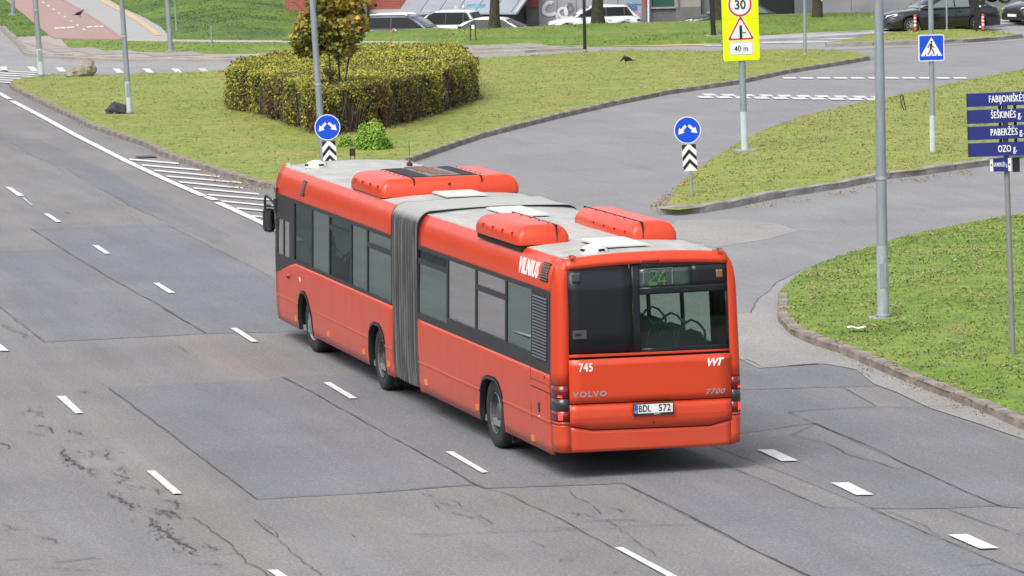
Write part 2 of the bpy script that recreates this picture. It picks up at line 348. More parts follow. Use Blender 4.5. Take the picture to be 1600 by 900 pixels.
for px, w, j, g in [
 ([(48, 358), (99, 390), (160, 428), (240, 472), (322, 522)], .028, J, 0), ([(257, 350), (345, 393), (430, 437)], .02, J, .2), ([(0, 393), (99, 390)], .02, J, .2),
 ([(0, 480), (68, 535), (322, 522), (430, 518)], .025, .02, .1), ([(170, 607), (267, 680), (403, 781)], .028, J, 0), ([(445, 591), (600, 677), (743, 758), (758, 764)], .035, J, 0),
 ([(170, 607), (300, 599), (445, 591), (560, 584)], .022, .02, .15), ([(587, 770), (680, 762), (743, 758)], .045, .02, 0), ([(403, 781), (587, 770)], .02, .02, .4),
 ([(758, 764), (860, 760), (975, 756)], .03, .02, 0), ([(975, 756), (1100, 820), (1262, 900), (1300, 920)], .035, J, 0), ([(1059, 699), (1184, 748), (1290, 794), (1360, 795)], .03, J, .1),
 ([(1360, 795), (1480, 847), (1620, 905)], .035, J, 0), ([(1360, 795), (1420, 797), (1475, 795)], .03, .03, 0), ([(1475, 795), (1600, 840), (1700, 875)], .03, J, .1),
 ([(1271, 662), (1340, 690), (1430, 733), (1500, 765), (1563, 792), (1640, 800)], .032, J, 0), ([(1239, 681), (1290, 692), (1330, 712), (1400, 733)], .028, .03, 0), ([(1160, 682), (1239, 681), (1270, 664)], .025, .03, 0),
 ([(1400, 733), (1434, 734)], .03, .02, 0), ([(1313, 605), (1372, 636)], .025, .02, 0), ([(1161, 562), (1186, 575), (1240, 573), (1288, 568)], .03, .04, 0), ([(1232, 573), (1280, 570)], .08, .04, 0),
 ([(1172, 490), (1182, 471), (1212, 443), (1258, 420), (1309, 403)], .03, .02, 0), ([(1150, 610), (1313, 605)], .015, .02, .3), ([(1232, 645), (1300, 640), (1372, 637), (1500, 636)], .04, .05, .1),
 ([(1232, 645), (1310, 678)], .025, .02, 0), ([(1163, 671), (1230, 668), (1270, 662)], .02, .04, .2),
 ([(462, 600), (440, 590)], .02, .01, 0), ([(500, 647), (540, 645)], .018, .01, 0), ([(400, 678), (480, 675), (584, 672)], .02, .015, .15),
 ([(760, 764), (800, 775), (880, 815), (960, 858)], .03, J, 0), ([(860, 757), (940, 800), (1000, 845), (1030, 870)], .02, .04, .3), ([(400, 815), (440, 845), (480, 880), (510, 900)], .025, .04, .2),
 ([(640, 835), (700, 838), (770, 834), (860, 831), (1000, 823), (1140, 820)], .022, .05, .25), ([(860, 760), (975, 830)], .01, .04, .5),
 ([(95, 691), (180, 686), (262, 684)], .025, .015, .05), ([(40, 801), (120, 795), (165, 790)], .02, .02, .3), ([(0, 830), (60, 825)], .02, .04, .3), ([(85, 880), (150, 872)], .03, .02, 0), ([(190, 868), (280, 865)], .012, .02, .4),
 ([(0, 887), (50, 886), (140, 893)], .02, .03, .2), ([(300, 810), (340, 840), (372, 868)], .028, .03, 0), ([(330, 868), (374, 866)], .02, .03, 0), ([(372, 866), (392, 880), (420, 900)], .03, .05, 0),
 ([(0, 693), (14, 697), (15, 703), (0, 704)], .04, .02, 0), ([(60, 690), (30, 697)], .012, .03, .3),
 ([(395, 813), (430, 838)], .03, .02, 0), ([(1180, 770), (1330, 770)], .0001, .01, 1), ([(1520, 792), (1600, 790)], .03, .03, 0), ([(1380, 800), (1420, 812), (1450, 822), (1471, 838), (1462, 840)], .02, .03, 0),
 ([(1410, 818), (1470, 822)], .015, .05, .2), ([(1510, 885), (1560, 880), (1600, 882)], .03, .06, .1), ([(1560, 830), (1600, 838)], .03, .08, .3),
 ([(0, 212), (60, 248), (130, 282), (200, 318), (300, 372)], .02, .05, .4), ([(0, 300), (60, 318), (150, 304)], .02, .04, .3), ([(150, 303), (240, 365)], .015, .04, .4),
 ([(40, 307), (145, 303)], .02, .03, .2), ([(1142, 355), (1260, 362), (1300, 366)], .02, .03, .2), ([(1060, 345), (1142, 346), (1216, 350), (1252, 361)], .02, .02, .2), ([(1300, 323), (1390, 330), (1500, 327)], .015, .05, .4),
 ([(140, 217), (180, 216)], .04, .03, 0), ([(100, 332), (110, 334)], .05, .03, 0), ([(330, 307), (420, 306), (470, 300)], .012, .04, .5), ([(300, 347), (430, 352)], .012, .04, .5),
 ([(430, 600), (480, 598)], .02, .03, .3)]:
    crack(px, w*.55, j, gap=g)
# alligator cracks on the near left lane
for px, w in [([(84, 695), (100, 706), (118, 725), (135, 735), (152, 749)], .085), ([(40, 636), (60, 647), (68, 655)], .05), ([(60, 660), (95, 676)], .07), ([(110, 671), (133, 683)], .05), ([(50, 673), (68, 683)], .03),
              ([(155, 700), (165, 710), (174, 722)], .05), ([(180, 728), (200, 740)], .05), ([(178, 738), (192, 750), (187, 757)], .06), ([(198, 759), (218, 765)], .06), ([(176, 768), (190, 780), (207, 790), (213, 800)], .085),
              ([(226, 805), (240, 818), (252, 830), (275, 846), (290, 862), (302, 874)], .11), ([(225, 800), (252, 798), (272, 811)], .06), ([(235, 763), (255, 774)], .04), ([(228, 783), (245, 781), (275, 785), (285, 797)], .06),
              ([(245, 793), (262, 805), (275, 813)], .08), ([(50, 838), (70, 842), (95, 850)], .06), ([(128, 708), (142, 705), (150, 716)], .04), ([(300, 878), (340, 882), (358, 881)], .04), ([(310, 856), (350, 858)], .05), ([(318, 850), (335, 862)], .04),
              ([(-10, 820), (30, 830)], .04), ([(0, 878), (30, 872)], .03), ([(125, 612), (140, 615)], .06), ([(0, 505), (30, 522), (55, 530)], .04), ([(38, 522), (52, 531)], .03),
              ([(664, 770), (668, 776)], .03), ([(690, 779), (715, 788), (730, 795)], .03), ([(700, 800), (725, 812)], .035), ([(735, 803), (752, 812), (772, 821)], .035), ([(680, 785), (700, 797)], .03), ([(720, 795), (745, 802)], .025), ([(650, 832), (690, 840)], .03),
              ([(880, 800), (920, 810)], .05), ([(900, 815), (1010, 818)], .04), ([(950, 795), (980, 800)], .04), ([(860, 825), (910, 830)], .04), ([(900, 870), (880, 880)], .03), ([(950, 900), (990, 890)], .03)]:
    crack(px, w*.42, .06, .08, taper=True)
    for _k in range(3): crack([(u+random.uniform(-6, 6), v+random.uniform(-4, 4)) for u, v in px], w*.18, .10, .07, taper=True, gap=.35)
# hairline wheel-track crazing scattered about the lanes
for _ in range(110):
    u, v = random.uniform(-10, 1500), random.uniform(240, 890); k = random.uniform(8, 30)
    s = random.choice((0, .5, .62, -.05))
    if not (400 < u < 1200 and 240 < v < 720): crack([(u, v), (u+k*.5, v+k*.5*s+random.uniform(-2, 2)), (u+k, v+k*s)], .011, .05, .12, taper=True, gap=.35)
tag(CR_.build('asphalt_crack', M_crack, smooth=0, fix=False), 'dark cracks and saw-cut seams running through the grey asphalt', 'cracks', kind='stuff')
# ------------------------------------------------------------------ painted markings
def mark(pts, m=None, z=.022, name='road_marking', parent=None, px=True):
    P = [G(u, v) if px else Vector((u, v, 0)) for u, v in pts]
    return MB().add([(p.x, p.y, z) for p in P], [tuple(range(len(P)))]).build(name, m or M_paint, parent or road, smooth=0)
for q in [[(0, 539), (0, 550), (14, 550), (3, 541)], [(88, 621), (102, 620.5), (130, 647.5), (118, 648)], [(229, 738), (242, 737.5), (285, 773.5), (271, 774)], [(418, 893), (434, 892.5), (452, 905), (436, 906)],
          [(68, 335), (76, 335), (96, 348), (88, 348.5)], [(144, 384.5), (153, 384.5), (173, 398), (164, 398)], [(239, 443.5), (248, 443.5), (274, 459), (264, 459.5)], [(360, 514.5), (370, 514), (403, 535.5), (393, 536)],
          [(505, 599.5), (516, 599), (558, 624), (547, 625)], [(696, 708), (708, 707.5), (763, 740), (753, 741)], [(960, 858), (973, 857.5), (1064, 906), (1048, 906)], [(1183, 705), (1209, 704.5), (1247, 722), (1222, 723)],
          [(1298, 756.5), (1326, 756), (1365, 775.5), (1338, 776)], [(1481, 838), (1511, 837), (1561, 859), (1531, 860)]]:
    mark(q, name='lane_dash')
mark([(8, 293), (17, 294), (38, 307), (29, 308)], name='lane_dash'); mark([(33, 309), (38, 310), (52, 322), (49, 322)], M_paintworn, name='lane_dash')
C1 = lambda x, y: (x/3.3333, 100+y/3.3333)
def line(pts, w, z=.022, m=None, name='edge_line', wpx=None):
    P = [G(*p) for p in pts]; L = []; R = []
    for i, p in enumerate(P):
        d = (P[min(i+1, len(P)-1)]-P[max(i-1, 0)]).normalized(); nn = Vector((-d.y, d.x, 0))*w/2; L.append(p+nn); R.append(p-nn)
    mb = MB()
    for i in range(len(P)-1): mb.add([(*q.xy, z) for q in (L[i], L[i+1], R[i+1], R[i])], [(0, 1, 2, 3)])
    return mb.build(name, m or M_paint, road, smooth=0)
line([(-60, 115), (0, 147), (15, 155.5)], .18)
line([(19, 158.5), (60, 180), (120, 213), (198, 253), (260, 282), (318, 307.5)], .19); line([(323, 308.5), (337, 314)], .19); line([(341, 317.5), (411, 350), (470, 378)], .19)
for a, b in [((670, 500), (930, 522)), ((735, 530), (1045, 556)), ((800, 558), (1145, 590)), ((865, 588), (1260, 622)), ((930, 618), (1265, 650)), ((1005, 650), (1350, 682)), ((1080, 685), (1440, 714)), ((1150, 718), (1440, 746)), ((1230, 755), (1440, 773)), ((1310, 795), (1460, 810))]:
    a = C1(*a); b = C1(*b); h = 1.25
    mark([(a[0], a[1]-h), (b[0], b[1]-h*.9), (b[0], b[1]+h*.9), (a[0]+2, a[1]+h)], name='hatch_line')
C2 = lambda x, y: (x/4.5, y/4.5)
for x0, x1 in [(-150, -100), (0, 55), (185, 275), (388, 468), (600, 685), (790, 872), (1000, 1087), (1200, 1287), (1390, 1482)]:
    y = 0 if x0 > 500 else -8 if x0 > 300 else -14
    mark([C2(x0, 486+y), C2(x0+50, 486+y), C2(x1, 517+y+(4 if x0 < 300 else 0)), C2(x1-48, 517+y+(4 if x0 < 300 else 0))], z=.026, name='give_way_tooth', m=M_pw2)
for y, xe, ye in [(498, 272, 517), (516, 245, 531), (534, 230, 544), (550, 200, 560), (566, 112, 572), (582, 92, 587)]:
    mark([C2(-300, y-18), C2(xe, ye-4), C2(xe, ye+2), C2(-300, y-10)], M_pw2, z=.026, name='zebra_stripe')
for i in range(10):                                                  # two rows of raised-table teeth across the slip road
    x = 1087+29.3*i; y = 147.6+.42*i
    mark([(x, y+3.4), (x+23, y+3.4), (x+30, y+6.6), (x+7, y+6.8)], M_pw2, z=.026, name='crosswalk_tooth')
    mark([(x+9, y), (x+29, y), (x+35, y+3), (x+15, y+3)], M_pw2, z=.026, name='crosswalk_tooth')
for i in range(11):
    x = 1222+26.6*i; mark([(x, 121.6), (x+20, 121.6), (x+24, 124.2), (x+3, 124.2)], M_pw2, z=.026, name='crosswalk_tooth')
for a in [((1187, 66), (1280, 64.5), (1310, 67), (1190, 69)), ((1220, 61), (1340, 60), (1320, 62.5), (1200, 63.5)), ((1100, 72), (1160, 71), (1165, 72.5), (1095, 73.5))]:
    mark(a, M_paintworn, z=.026, name='zebra_stripe')
M_yel = mat('tactile_yellow', (.55, .40, .22), .8, noise=.15, nscale=3)
mark([(950, 70.2), (1110, 69.4), (1112, 71.6), (960, 73.6)], M_yel, z=.026, name='tactile_strip')
M_iron = mat('cast_iron', (.12, .12, .125), .6, noise=.4, nscale=20)
dr = MB(); c = G(228.5, 246.5); dr.box((-.26, -.26, 0), (.26, .26, .012))
for k in range(7): dr.box((-.22+k*.068, -.22, .012), (-.19+k*.068, .22, .024))
d = dr.build('drain_grate', M_iron); d.location = (c.x, c.y, .024); d.rotation_euler[2] = .25; d.parent = road
# ------------------------------------------------------------------ grass islands and kerbs
def make_stone(h, w, chip):
    r = random.Random(chip); mb = MB(); rows = []
    for i in range(7):
        x = i/6*.985+.0075; e = .012 if i in (0, 6) else 0
        j = lambda a: r.uniform(-a, a)
        rows.append([(x, 0+e+j(.004), -.05), (x, 0+e+j(.006), h-.035+j(.006)), (x, .022+e+j(.008), h-e+j(.004)), (x, w-.02, h-e+j(.006)), (x, w, h-.04), (x, w, -.05)])
    mb.grid(rows); mb.add(rows[0], [tuple(range(6))]); mb.add(rows[-1], [tuple(range(6))[::-1]])
    o = mb.build('kerb_stone', [M_kerb], smooth=30); me = o.data; bpy.data.objects.remove(o); return me
STONES = {}
def kerb(poly, i0, i1, h, parent, w=.18, L=1.0, grey=False, z0=0, whitefirst=0):
    """stones along ring vertices i0..i1; the island lies to the left of the walk"""
    key = (h, w, grey)
    if key not in STONES:
        STONES[key] = [make_stone(h, w, 11*k+int(h*100)) for k in range(4)]
        if grey:
            for me in STONES[key]: me.materials[0] = M_kerb2
    pts = [Vector((*poly[i], 0)) for i in range(i0, i1+1)]; out = [pts[0]]; carry = 0
    cum = [0]
    for a, b in zip(pts, pts[1:]): cum.append(cum[-1]+(b-a).length)
    n = max(1, round(cum[-1]/L)); res = []
    for k in range(n+1):
        s = cum[-1]*k/n; j = max(0, min(len(cum)-2, int(np.searchsorted(cum, s))-1)); t = (s-cum[j])/max(1e-6, cum[j+1]-cum[j]); res.append(pts[j].lerp(pts[j+1], min(1, t)))
    for k, (a, b) in enumerate(zip(res, res[1:])):
        me = random.choice(STONES[key]); o = bpy.data.objects.new('kerb_stone', me); COL.objects.link(o); o.parent = parent
        d = b-a; o.location = (a.x+random.uniform(-.008, .008), a.y+random.uniform(-.008, .008), z0+random.uniform(-.012, .006))
        o.rotation_euler = (random.uniform(-.03, .03), random.uniform(-.012, .012), math.atan2(d.y, d.x)+random.uniform(-.012, .012)); o.scale = (d.length, 1, 1)
GRASS = []   # (polygon, z-function, material, kind) kept for the tufts
def island(name, ring, h, kerbs, m, mound=.05, step=.6, base=.11, grass=None):
    zr = 0 if kerbs else .11
    P = [(G(u, v, zr).x, G(u, v, zr).y) for u, v in ring]; H = list(h)
    area = sum(P[i][0]*P[(i+1) % len(P)][1]-P[(i+1) % len(P)][0]*P[i][1] for i in range(len(P)))
    n = len(P)
    if area < 0:
        P = P[::-1]; H = H[::-1]; kerbs = [(n-1-b, n-1-a, *r) for a, b, *r in kerbs]
    P2 = P; H2 = np.array(H)
    def zf(Q):
        D, E = dist_poly(Q, P2, H2); t = np.clip(D/1.2, 0, 1); t = t*t*(3-2*t)
        return E*.9*(1-t)+.125*t + mound*np.clip((D-.4)/3.5, 0, 1)*(1+.35*nz2(Q[:, 0], Q[:, 1], .9)) + .012*nz2(Q[:, 0], Q[:, 1], 4.5)*np.clip(D, 0, 1)
    lo = np.min(P, 0); hi = np.max(P, 0)
    gx, gy = np.meshgrid(np.arange(lo[0], hi[0], step), np.arange(lo[1], hi[1], step*1.3)); Q = np.c_[gx.ravel(), gy.ravel()]; Q = Q+rng.uniform(-.15, .15, Q.shape)*step
    Q = Q[in_poly(Q, P)]; D, _ = dist_poly(Q, P); Q = Q[D > .15]
    r = delaunay_2d_cdt([Vector(p) for p in P]+[Vector(q) for q in Q.tolist()], [(i, (i+1) % n) for i in range(n)], [list(range(n))], 1, 1e-5)
    V = np.array([(v.x, v.y) for v in r[0]]); Z = zf(V); F = np.array([f for f in r[2] if len(f) == 3])
    nb = len(P); k0 = len(V); F0 = F; VV = np.r_[np.c_[V, Z], np.c_[np.array(P), np.full(nb, -.06)]]; A0 = np.c_[np.array(P), zf(np.array(P))]; VV = np.r_[VV, A0]
    ix = np.arange(nb); jx = (ix+1) % nb; F = np.r_[F, np.c_[k0+ix, k0+jx, k0+nb+jx], np.c_[k0+ix, k0+nb+jx, k0+nb+ix]]
    if kerbs: F = F0; VV = np.c_[V, Z]
    o = fastmesh(name, VV, F, MATS[m], rnd=np.full(len(F), .38), smooth=True); o['kind'] = 'structure'
    for a, b, hh, *r in kerbs:
        kw = r[0] if r else {}
        if b > a: kerb(P, a, b, hh, o, **kw)
    GRASS.append((P, zf, m, grass)); return o
isA = [(13.5, 137.5), (45, 154), (78, 170.5), (120, 190), (135, 199), (180, 214), (228, 230.5), (255, 245.5), (300, 260.5), (345, 274), (390, 289), (429, 297), (480, 311), (540, 318), (590, 304), (615, 280), (632, 258), (658, 249), (715.5, 229), (760, 214.6),
       (860, 188.6), (966, 164), (1045, 148), (1156, 131.7), (1230, 115.5), (1322.5, 100.7), (1359.5, 94), (1356, 87), (1340, 82.5), (1279, 79.5), (1187, 80), (1127, 82.5), (991, 80.5), (906, 83.5), (800, 91), (745, 93), (600, 102), (450, 109), (340, 113), (267, 117), (200, 119), (98, 118.5), (40, 122), (20, 127)]
isle1 = island('grass_island', isA, [.14]*27+[.04]*13+[.04]*4, [(0, 26, .15)], 'lawn_yellow', grass=(60, 1.0))
isB = [(1045, 323.6), (1031, 336), (1060, 337.5), (1098, 333), (1147, 324.6), (1198, 313.5), (1276, 300.5), (1322.5, 293.6), (1378, 281), (1433.5, 275), (1507.5, 264.5), (1544.5, 259), (1600, 247), (1720, 222), (1720, 70), (1600, 108.6), (1507.5, 127), (1433.5, 143), (1322.5, 166.4), (1253, 182.6), (1184, 208), (1133, 236), (1091, 263.5), (1059, 291)]
isle2 = island('grass_island', isB, [.05]+[.15]*13+[.03]*10, [(1, 13, .16, dict(w=.3, L=1.35, grey=True))], 'lawn_yellow', mound=.08, grass=(90, 1.0))
isC = [(1216, 469), (1215, 503), (1233, 524), (1267, 538.7), (1300.5, 549), (1351, 570), (1410, 596), (1478, 623), (1529, 642), (1600, 674), (1760, 745), (1760, 300), (1600, 337), (1520, 348.6), (1436, 365.5), (1370, 384.5), (1309, 403.5), (1258, 427), (1231, 450)]
isle3 = island('grass_island', isC, [.13]*11+[.04]*6+[.08, .1], [(0, 10, .15)], 'lawn_green', mound=.16, step=.4, grass=(230, 1.0))
isD = [(1291, 74), (1340, 72.6), (1437.5, 70.3), (1488, 68.3), (1515.5, 67), (1551, 64.5), (1598, 60.2), (1598, 56), (1551, 50), (1502.5, 46.5), (1431, 48), (1379, 54), (1340, 60.5), (1302, 68)]
isle4 = island('grass_island', isD, [.15]*7+[.06]*7, [(0, 6, .17, dict(w=.4, L=1.9, grey=True))], 'lawn_yellow', mound=.06, grass=(30, 1.3))
# left corner lawn, lawn hill, far verge
paveT = [(0, 40), (23, 58), (82, 55.5), (89, 59.6), (95.6, 61), (107, 74), (150, 78), (191, 80.4), (262, 82), (340, 84.5), (500, 83), (640, 78), (730, 73.5), (820, 72), (911, 71)]
paveB = [(0, 46), (22, 67), (38, 85.5), (67, 90), (111, 92), (155.5, 94.4), (222, 95.5), (340, 95.5), (500, 93), (735, 83.8), (820, 82), (838, 80.6), (911.5, 77.5)]
pv = zsheet('pavement', [(-60, 0), (0, 40)][:1]+paveT[0:]+[(u, v-3.2) for u, v in paveB[::-1]]+[(-60, 5)], .11, mat('pavement_slab', (.30, .255, .22), .9, noise=.4, nscale=.8, col2=(.36, .33, .30), bump=.4, bscale=9))
PB = [(G(u, v).x, G(u, v).y) for u, v in paveB][::-1]
kerb([(x, y) for x, y in [(G(u, v).x, G(u, v).y) for u, v in paveB]], 0, len(paveB)-1, .15, pv, w=.25, L=1.7, grey=True)
# paving slabs near the crossing
sl_me = MB().box((0, 0, 0), (.96, 2.9, .02)).build('paving_slab', mat('slab', (.36, .315, .28), .9, noise=.35, nscale=1.5)); slm = sl_me.data; bpy.data.objects.remove(sl_me)
PVp = [(G(u, v).x, G(u, v).y) for u, v in paveT+paveB[::-1]]; o0 = G(30, 83)
ca, sa = math.cos(.24), math.sin(.24)
for i in range(-10, 60):
    for j in range(-14, 14):
        def w(a, b): a, b = a+i, b+j*3.0; return (o0.x+a*ca-b*sa, o0.y+a*sa+b*ca)
        q = np.array([w(0, 0), w(.96, 0), w(.96, 2.9), w(0, 2.9)])
        if in_poly(q, PVp).all() and dist_poly(q, PVp)[0].min() > .28 and i < 40:
            o = bpy.data.objects.new('paving_slab', slm); COL.objects.link(o); o.parent = pv; o.location = (*w(0, 0), .112+random.uniform(-.003, .004)); o.rotation_euler[2] = .24+random.uniform(-.006, .006)
z0 = [.12]
zsheet('cycle_path', [(14.5, 0), (5, -8), (84, -12), (102, 0), (118, 9), (155.5, 32), (191, 58), (195.6, 61), (150, 60.5), (89, 59.6), (82, 55.5)], .13, mat('red_asphalt', (.36, .235, .215), .9, noise=.12, nscale=1.2, bump=.2))
fp = zsheet('footpath', [(102, 0), (84, -12), (152, -14), (172, 0), (193, 13), (224, 26.7), (251, 42), (264, 55.6), (267, 62), (195.6, 61), (191, 58), (155.5, 32), (118, 9)], .128, mat('grey_paving', (.36, .35, .34), .9, noise=.12, nscale=1, bump=.2))
mark([(145.6, 0), (132, -8), (142, -9), (155.6, 0), (190, 17), (222, 35.6), (240, 50), (252, 60), (241, 60), (232, 52), (215, 39), (184, 21)], M_yel, z=.142, name='tactile_strip', parent=fp)
bc = zsheet('path_edging', [(98, -2), (102, 0), (118, 9), (155.5, 32), (191, 58), (193, 60.5), (188, 60), (153, 33.5), (115, 10), (96, -1)], .15, mat('edging_pink', (.34, .22, .20), .9))
zsheet('path_edging', [(10, 0), (14.5, 0), (82, 55.5), (89, 59.6), (84, 58.5), (78, 55.5)], .15, MATS['edging_pink'])
for x, y in [(275, 12), (303, 36), (340, 61), (377, 85), (416, 112), (458, 139), (500, 170), (545, 199), (590, 230)]:
    mark([C2(x-11, y-4), C2(x+5, y-4), C2(x+11, y+4), C2(x-5, y+4)], z=.145, name='path_dash')
for x0, x1, y0, y1 in [(385, 425, 221, 219), (430, 465, 220, 217), (470, 520, 217, 213), (612, 652, 212, 209), (660, 695, 210, 207), (702, 750, 208, 203)]:
    mark([C2(x0, y0-4), C2(x1, y1-4), C2(x1, y1+4), C2(x0, y0+5)], z=.145, name='path_dash')
island('lawn', [(-80, -5), (0, -4), (14.0, 0), (78, 55), (60, 58), (23, 58), (0, 40), (-60, 0)], [.11]*8, [], 'lawn_deep', mound=.06, step=1.2, grass=(40, 1.5))
island('lawn', [(172, 0), (193, 13), (224, 26.7), (251, 42), (264, 55.6), (267, 61.7), (340, 62.5), (440, 63), (470, 62), (478, 40), (440, -22), (150, -22)], [.11]*12, [], 'lawn_deep', mound=.45, step=2, grass=(40, 1.6))
island('lawn', [(95.6, 61.8), (200, 63.5), (340, 64.8), (445, 65.5), (640, 66), (730, 69), (820, 69), (900, 69.5), (911, 70), (911, 71), (820, 71.5), (730, 73), (640, 77.5), (500, 82.5), (340, 84), (262, 81.5), (191, 80), (150, 77.5), (107, 73.5)], [.12]*19, [], 'lawn_green', mound=.04, step=1.2, grass=(40, 1.4))
zsheet('path_edging', [(195, 61), (267, 61.7), (340, 62.5), (440, 63), (640, 64.5), (668, 65.5), (640, 66.2), (445, 65.6), (340, 65), (200, 63.6)], .14, mat('edging_grey', (.42, .39, .36), .9, noise=.2, nscale=2))
# far verge with its ridge, falling away behind to the car park
front = [(440, 63), (500, 63.5), (545, 64), (578, 64.4), (657, 66), (722, 69), (787, 69.5), (820, 69.5), (880, 69.5), (927, 68.5), (1012, 67), (1127, 62.5), (1187, 56), (1260, 51), (1340, 47.5), (1366, 46), (1420, 42), (1480, 37), (1535, 31.5), (1600, 26.5), (1700, 18)]
rows = []
FP = [G(u, v, .12) for u, v in front]
rows.append([(p.x, p.y-.01, -.05) for p in FP])
for k in range(9):
    t = k/8; s = t*t*(3-2*t); rows.append([tuple(a.lerp(b, t)[:2])+(.12+(.35-.12)*s*min(1, i_/3),) for i_, (a, b) in enumerate(zip(FP, RP))])
for dy, z in ((1.5, .25), (3.5, -.25), (6, -.9), (8.5, -1.25)): rows.append([(p.x, p.y+dy, z) for p in RP])
# refine in x
V = []; 
rr = []
for r_ in rows:
    q = []
    for a, b in zip(r_, r_[1:]):
        for j in range(4): q.append(tuple(Vector(a).lerp(Vector(b), j/4)))
    q.append(r_[-1]); rr.append([(x, y, z+.05*float(nz2(x, y, .7))*(0.3 < z+.3)) for x, y, z in q])
vm = MB().grid(rr); vo = fastmesh('grass_verge', np.array(vm.v), np.array(vm.f), MATS['lawn_green'], rnd=np.full(len(vm.f), .3), smooth=True); vo['kind'] = 'structure'
def vz(Q):
    out = np.zeros(len(Q)); fx = np.array([p.x for p in FP]); fy = np.array([p.y for p in FP]); ry = np.array([p.y for p in RP]); rx = np.array([p.x for p in RP])
    a = np.interp(Q[:, 0], fx, fy); b = np.interp(Q[:, 0], rx, ry); t = np.clip((Q[:, 1]-a)/(b-a), 0, 1); s = t*t*(3-2*t); return .12+.23*s-.01
VP = [(p.x, p.y) for p in FP]+[(p.x, p.y) for p in RP[::-1]]; GRASS.append((VP, vz, 'lawn_green', (35, 1.5)))
zsheet('kerb_strip', [(1127, 66), (1127, 63), (1187, 56), (1260, 51.5), (1340, 48), (1366, 46.5), (1420, 42.5), (1480, 37.5), (1535, 32), (1600, 27), (1700, 18.5), (1700, 25), (1600, 34), (1535, 41), (1480, 44), (1420, 48), (1366, 52), (1340, 53.7), (1260, 58), (1187, 61)], .12, mat('kerb_light', (.42, .42, .42), .85, noise=.3, nscale=.8))
KS = [(1127, 66), (1187, 61), (1260, 58.6), (1340, 55), (1366, 53.5), (1420, 50), (1480, 45.5), (1535, 42), (1600, 36), (1700, 27)]
ksp = [(G(u, v).x, G(u, v).y) for u, v in KS]; kso = [o for o in bpy.data.objects if o.name.startswith('kerb_strip')][0]
kerb(ksp, 0, len(ksp)-1, .14, kso, w=.3, L=2.5, grey=True)

# ------------------------------------------------------------------ tufts
def tufts(P, zf, m, dens, size, name, label, rlo=0, rhi=1):
    P = np.array(P); lo = P.min(0); hi = P.max(0); A = (hi-lo).prod(); N = int(min(A*dens, 900000))
    Q = rng.uniform(lo, hi, (N, 2)); k = in_poly(Q, P.tolist())
    uu = 800+FPX*Q[:, 0]/Q[:, 1]; k &= (uu > -60) & (uu < 1680); Q = Q[k]
    keep = rng.random(len(Q)) < np.clip(.55+.45*nz2(Q[:, 0], Q[:, 1], 2.2), .15, 1); Q = Q[keep]
    Z = zf(Q); n = len(Q); a = rng.uniform(0, 6.283, n); w = size*rng.uniform(.012, .03, n); h = size*rng.uniform(.012, .038, n); l = rng.normal(0, 1, (n, 2))*h[:, None]*.8
    dx = np.c_[np.cos(a), np.sin(a)]*w[:, None]; V = np.empty((n, 3, 3)); V[:, 0, :2] = Q-dx; V[:, 1, :2] = Q+dx; V[:, 2, :2] = Q+l
    V[:, 0, 2] = Z-.01; V[:, 1, 2] = Z-.01; V[:, 2, 2] = Z+h
    F = np.arange(3*n).reshape(n, 3); r = np.clip(rng.normal(.44, .13, n)+.12*nz2(Q[:, 0], Q[:, 1], 1.1), .18, 1)
    o = fastmesh(name, V.reshape(-1, 3), F, MATS[m], rnd=r); return tag(o, label, 'grass', kind='stuff')
LB = ['short yellowish autumn grass on the island around the hedge', 'short mown grass on the wedge island behind the two arrow sign', 'greener mown grass on the corner island under the tall lamp post', 'short grass on the small far island with orange bollards', 'dark green grass left of the red cycle path',
      'dark green grass on the hill beside the grey footpath', 'thin strip of grass between far pavement and hill', 'grass on the far verge in front of the parked cars']
for (P, zf, m, g), lb in zip(GRASS, LB): tufts(P, zf, m, g[0], g[1], 'grass', lb)
def clumps(P, zf, n, name, label, m='clippings', sz=.07, per=26, flat=.012, edge=None, cat='clippings'):
    P = np.array(P); lo = P.min(0); hi = P.max(0); Q = rng.uniform(lo, hi, (n*6, 2)); Q = Q[in_poly(Q, P.tolist())][:n]
    if edge is not None: Q = Q[dist_poly(Q, P.tolist())[0] > edge]
    C = np.repeat(Q, per, 0); s = np.repeat(rng.uniform(.3, 1.5, len(Q)), per)[:, None]; C = C+rng.normal(0, 1, C.shape)*s*np.array([.16, .22]); C = C[in_poly(C, P.tolist())]
    Z = zf(C)+rng.uniform(.012, .012+flat*3, len(C)); N = len(C); a = rng.uniform(0, 6.28, N); L = rng.uniform(.4, 1.2, N)*sz
    V = np.empty((N, 3, 3)); d = np.c_[np.cos(a), np.sin(a)]*L[:, None]; p = np.c_[-np.sin(a), np.cos(a)]*L[:, None]*.35
    V[:, 0, :2] = C-d/2; V[:, 1, :2] = C+p; V[:, 2, :2] = C+d/2; V[:, :, 2] = Z[:, None]+rng.uniform(-.004, .03, (N, 3))
    o = fastmesh(name, V.reshape(-1, 3), np.arange(3*N).reshape(N, 3), MATS[m], rnd=rng.random(N)); return tag(o, label, cat, kind='stuff')
clumps(GRASS[0][0], GRASS[0][1], 260, 'dry_clippings', 'clumps of dry mown grass on the island with the hedge')
clumps(GRASS[1][0], GRASS[1][1], 300, 'dry_clippings', 'clumps of dry mown grass on the wedge island with the arrow sign')
clumps(GRASS[2][0], GRASS[2][1], 330, 'dry_clippings', 'clumps of dry mown grass on the corner island with the lamp post', sz=.055, per=34)
zero = lambda Q: np.zeros(len(Q))+.012
_hp = [G(u, v, 1.45) for u, v in [(360, 106), (395, 109), (505, 139), (600, 128), (690, 107), (739, 91), (715, 70), (608, 68), (478, 77), (378, 90)]]; _c = sum(_hp, Vector())/10
